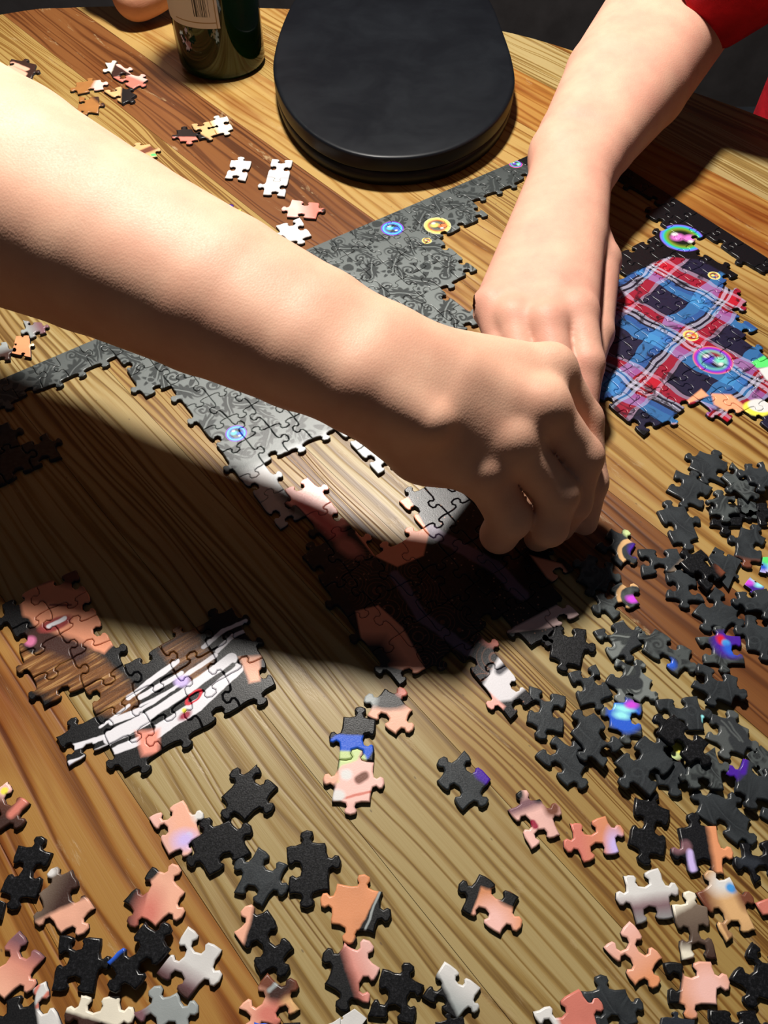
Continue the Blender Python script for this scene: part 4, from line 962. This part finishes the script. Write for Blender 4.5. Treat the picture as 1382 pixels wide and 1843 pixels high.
loose('a6', [(780, 510), (1080, 720), (780, 1170), (495, 930)], 'BTBB', 0, ['white', ('half', 'mauve', (560, 820), (1000, 1080), (700, 1150), 8), ('half', 'dbrown', (520, 880), (900, 1130), (650, 1150), 7)], 'white jigsaw piece fading to dark brown at its lower end')
loose('a6', [(680, 1100), (800, 1450), (450, 1560), (290, 1280)], 'TBBT', 0, ['lgrey', ('half', 'mauve', (400, 1240), (520, 1500), (320, 1400), 4)], 'pale grey jigsaw piece with a brown left corner at the bottom')
loose('a4', [(610, 460), (1045, 490), (970, 1065), (525, 1035)], 'BTBB', 0, 'K', 'upright black jigsaw piece with a top socket, lower left')
loose('a4', [(740, -225), (980, 180), (630, 445), (395, 30)], 'BTTT', 0, ['skin', ('half', 'dbrown', (520, 240), (920, 60), (600, 0), 2), ('half', 'taupe', (400, 260), (640, -200), (380, 0), 12), ('ell', 'white', (520, -190), 3, 2, 0.3, 2)], 'jigsaw piece in bands of grey, brown and skin tone')
loose('a3', [(185, 750), (540, 830), (370, 1310), (-10, 1240)], 'TBTB', 0, 'K', 'black jigsaw piece with a round top knob near the left edge')
loose('a3', [(70, 90), (305, 315), (0, 600), (-240, 380)], 'BTBT', 0, ['brown', ('ell', 'pink', (70, 140), 6, 6, 0, 4), ('ell', 'yellow', (45, 195), 1.8, 1.8, 0, 1), ('half', 'dbrown', (-20, 330), (180, 400), (0, 560), 10), ('cap', 'rose', (120, 430), (250, 290), 2, 2)], 'brown jigsaw piece with a glittering yellow spot at the left edge')
loose('a4', [(195, 410), (460, 685), (40, 1130), (-260, 850)], 'BTTB', 0, ['skin', ('half', 'rose', (-100, 620), (330, 900), (200, 500), 18), ('half', 'mauve', (0, 560), (420, 760), (300, 520), 8)], 'reddish skin jigsaw piece with a purple-grey edge at the left edge')
loose('a4', [(55, 1140), (470, 935), (640, 1400), (140, 1560)], 'BBTT', 0, ['white', ('cap', 'rose', (380, 1200), (500, 1060), 0.8, 0.8), ('cap', 'rose', (350, 1080), (400, 980), 0.8, 0.8), ('half', 'black', (345, 1000), (400, 1400), (150, 1300), 1.5)], 'black jigsaw piece with a white candy-striped right arm')
loose('a4', [(835, 1080), (1230, 1090), (1215, 1560), (800, 1520)], 'BTBT', 0, ['cream', ('half', 'dbrown', (800, 1285), (1200, 1400), (900, 1500), 1.5)], 'cream-topped jigsaw piece cut by the bottom edge, lower left')
loose('a4', [(-180, 20), (50, 120), (10, 300), (-220, 260)], 'BTBB', 0, 'K', 'sliver of a black jigsaw piece at the left edge below the knobbed one')
# middle of the table
joined([('md', [(405, 375), (612, 390), (598, 660), (376, 645)], 'TBBT', ['K', ('cap', 'blue', (390, 570), (510, 575), 6.5, 1.2), ('cap', 'lime', (390, 640), (500, 650), 4, 1.2)]),
        ('md', [(376, 645), (598, 660), (575, 912), (332, 908)], 'TTTT', ['pink', ('half', 'lime', (500, 640), (400, 900), (380, 700), 1.5), ('cap', 'pink', (430, 740), (580, 690), 5, 1.2), ('cap', 'pink', (380, 860), (580, 800), 5.5, 1.2), ('cap', 'brown', (505, 770), (540, 745), 2.2, 1.5),
         ('half', 'black', (385, 650), (345, 910), (330, 700), 1.2), ('cap', 'rose', (400, 890), (580, 845), 0.6, 0.6), ('ell', 'white', (375, 868), 3.4, 3, 0, 1.5), ('ell', 'white', (425, 740), 3, 2.6, 0, 1.5), ('ell', 'skin', (330, 755), 4, 4, 0, 2)])],
       'two joined jigsaw pieces showing fingers round a green bottle with a blue cap')
loose('md', [(665, 200), (838, 335), (735, 490), (555, 370)], 'TTBT', 0, ['skin', ('ell', 'black', (680, 255), 13, 7, -0.1, 3), ('ell', 'lgrey', (565, 250), 5, 7, 0, 3), ('ell', 'rose', (790, 225), 4, 3, 0, 3)], 'skin-toned jigsaw piece with a black top above the joined bottle pair')
loose('md', [(1160, 585), (1325, 765), (1150, 965), (988, 775)], 'BTBT', 0, ['C', ('cap', 'purple', (1265, 730), (1310, 760), 3.5, 2)], 'dark grey jigsaw piece with a blue-violet corner, alone in the middle of the table')
# far left
joined([('t1', [(55, 290), (180, 318), (155, 388), (20, 345)], 'TTTB', ['dbrown', ('cap', 'skin', (40, 335), (110, 370), 5, 2), ('cap', 'skin', (60, 315), (130, 345), 3, 2)]),
        ('t1', [(-20, 375), (110, 385), (90, 440), (-50, 430)], 'BTTB', ['brown', ('ring', 'lgrey', (70, 405), 7, 7, 0, 0.8)])], 'joined pair of jigsaw pieces with brown and skin print at the far left edge')
joined([('t1', [(520, 308), (600, 318), (660, 372), (560, 380)], 'TTBT', ['dbrown', ('half', 'cream', (580, 300), (545, 380), (500, 330), 2), ('cap', 'pink', (600, 320), (670, 365), 4, 1.5)]),
        ('t1', [(560, 380), (660, 370), (735, 392), (660, 440)], 'BTTB', ['rose', ('half', 'pink', (600, 360), (700, 400), (700, 360), 4)])], 'joined pair of jigsaw pieces with a curling pink shape at the far left')
loose('t1', [(375, 410), (500, 395), (515, 440), (385, 465)], 'TTBT', 0, ['hair', ('half', 'pink', (480, 390), (450, 450), (520, 430), 4)], 'brown hair jigsaw piece with a pink tip, upper one of the far left cluster')
loose('t1', [(515, 450), (600, 428), (680, 470), (610, 515)], 'BTTB', 0, ['tan', ('half', 'black', (605, 430), (600, 515), (680, 480), 2)], 'tan and black jigsaw piece at the right of the far left cluster')
loose('t1', [(392, 480), (490, 478), (488, 560), (385, 545)], 'BTTB', 0, ['hair', ('half', 'dbrown', (440, 470), (500, 520), (480, 480), 4)], 'brown jigsaw piece with a dark corner in the middle of the far left cluster')
loose('t1', [(258, 515), (345, 512), (395, 590), (290, 602)], 'BTBT', 0, ['hair', ('half', 'brown', (270, 560), (350, 600), (290, 600), 4)], 'brown hair jigsaw piece closest to the left forearm in the far left cluster')
joined([('t1', [(950, 615), (1040, 602), (1078, 665), (990, 690)], 'BTTB', ['tan', ('half', 'black', (960, 640), (1040, 690), (960, 690), 2)]),
        ('t1', [(1040, 602), (1130, 575), (1160, 638), (1078, 665)], 'TBTT', ['cream', ('half', 'tan', (1050, 590), (1090, 660), (1040, 640), 5)]),
        ('t1', [(875, 645), (955, 640), (985, 692), (895, 700)], 'TTTT', ['black', ('half', 'rose', (890, 680), (980, 680), (930, 705), 2)])], 'joined run of three cream, tan and black jigsaw pieces on the dark board')
loose('t1', [(630, 735), (745, 714), (782, 775), (665, 800)], 'TTBT', 0, ['tan', ('cap', 'brown', (640, 785), (760, 735), 4, 3), ('ell', 'green', (765, 770), 3, 2, 0, 1)], 'tan and brown jigsaw piece lying alone above the left forearm')
loose('t1', [(1148, 795), (1250, 800), (1220, 897), (1117, 882)], 'TBBB', 0, 'white', 'white jigsaw piece with a top knob on the dark board')
joined([('t2', [(80, 788), (185, 795), (165, 885), (55, 878)], 'BBTB', 'white'), ('t2', [(55, 878), (165, 885), (145, 975), (35, 965)], 'BBBT', 'white')], 'joined pair of white jigsaw pieces left of the black tin')
loose('t2', [(180, 990), (315, 1008), (300, 1085), (155, 1075)], 'BTBT', 0, ['pink', ('half', 'rose', (240, 990), (250, 1085), (300, 1040), 14), ('ell', 'dbrown', (345, 1045), 3, 3, 0, 1.5)], 'pink jigsaw piece with a dark knob between the white ones and the damask')
loose('t2', [(220, 1080), (278, 1168), (165, 1200), (100, 1120)], 'BTTB', 0, 'white', 'angular white jigsaw piece nearest to the damask corner')
loose('t1', [(1082, 1030), (1200, 1040), (1186, 1115), (1078, 1095)], 'TBTB', 0, ['black', ('cap', 'purple', (1080, 1030), (1190, 1035), 4, 2), ('cap', 'yellow', (1085, 1040), (1195, 1045), 1.2, 1)], 'black jigsaw piece with a rainbow bubble arc by the left forearm')
loose('t1', [(790, 930), (860, 925), (930, 985), (830, 1010)], 'TTBB', 0, 'K', 'black jigsaw piece peeping out above the left forearm')
loose('t4', [(80, 455), (142, 452), (152, 560), (58, 540)], 'BTBB', 0, ['orange', ('ell', 'cream', (180, 500), 4, 4, 0, 3)], 'orange jigsaw piece with a pale right knob below the left forearm')
loose('t4', [(112, 372), (205, 385), (228, 435), (150, 465)], 'BTBT', 0, ['lgrey', ('half', 'mauve', (150, 380), (190, 450), (180, 370), 8)], 'grey and mauve jigsaw piece half under the left forearm')
loose('t4', [(-50, 480), (30, 482), (48, 572), (-40, 590)], 'BTBB', 0, ['lgrey', ('half', 'dbrown', (-40, 540), (40, 520), (0, 590), 8)], 'pale grey jigsaw piece fading to brown at the left edge')
print('loose prints', NUM[0])
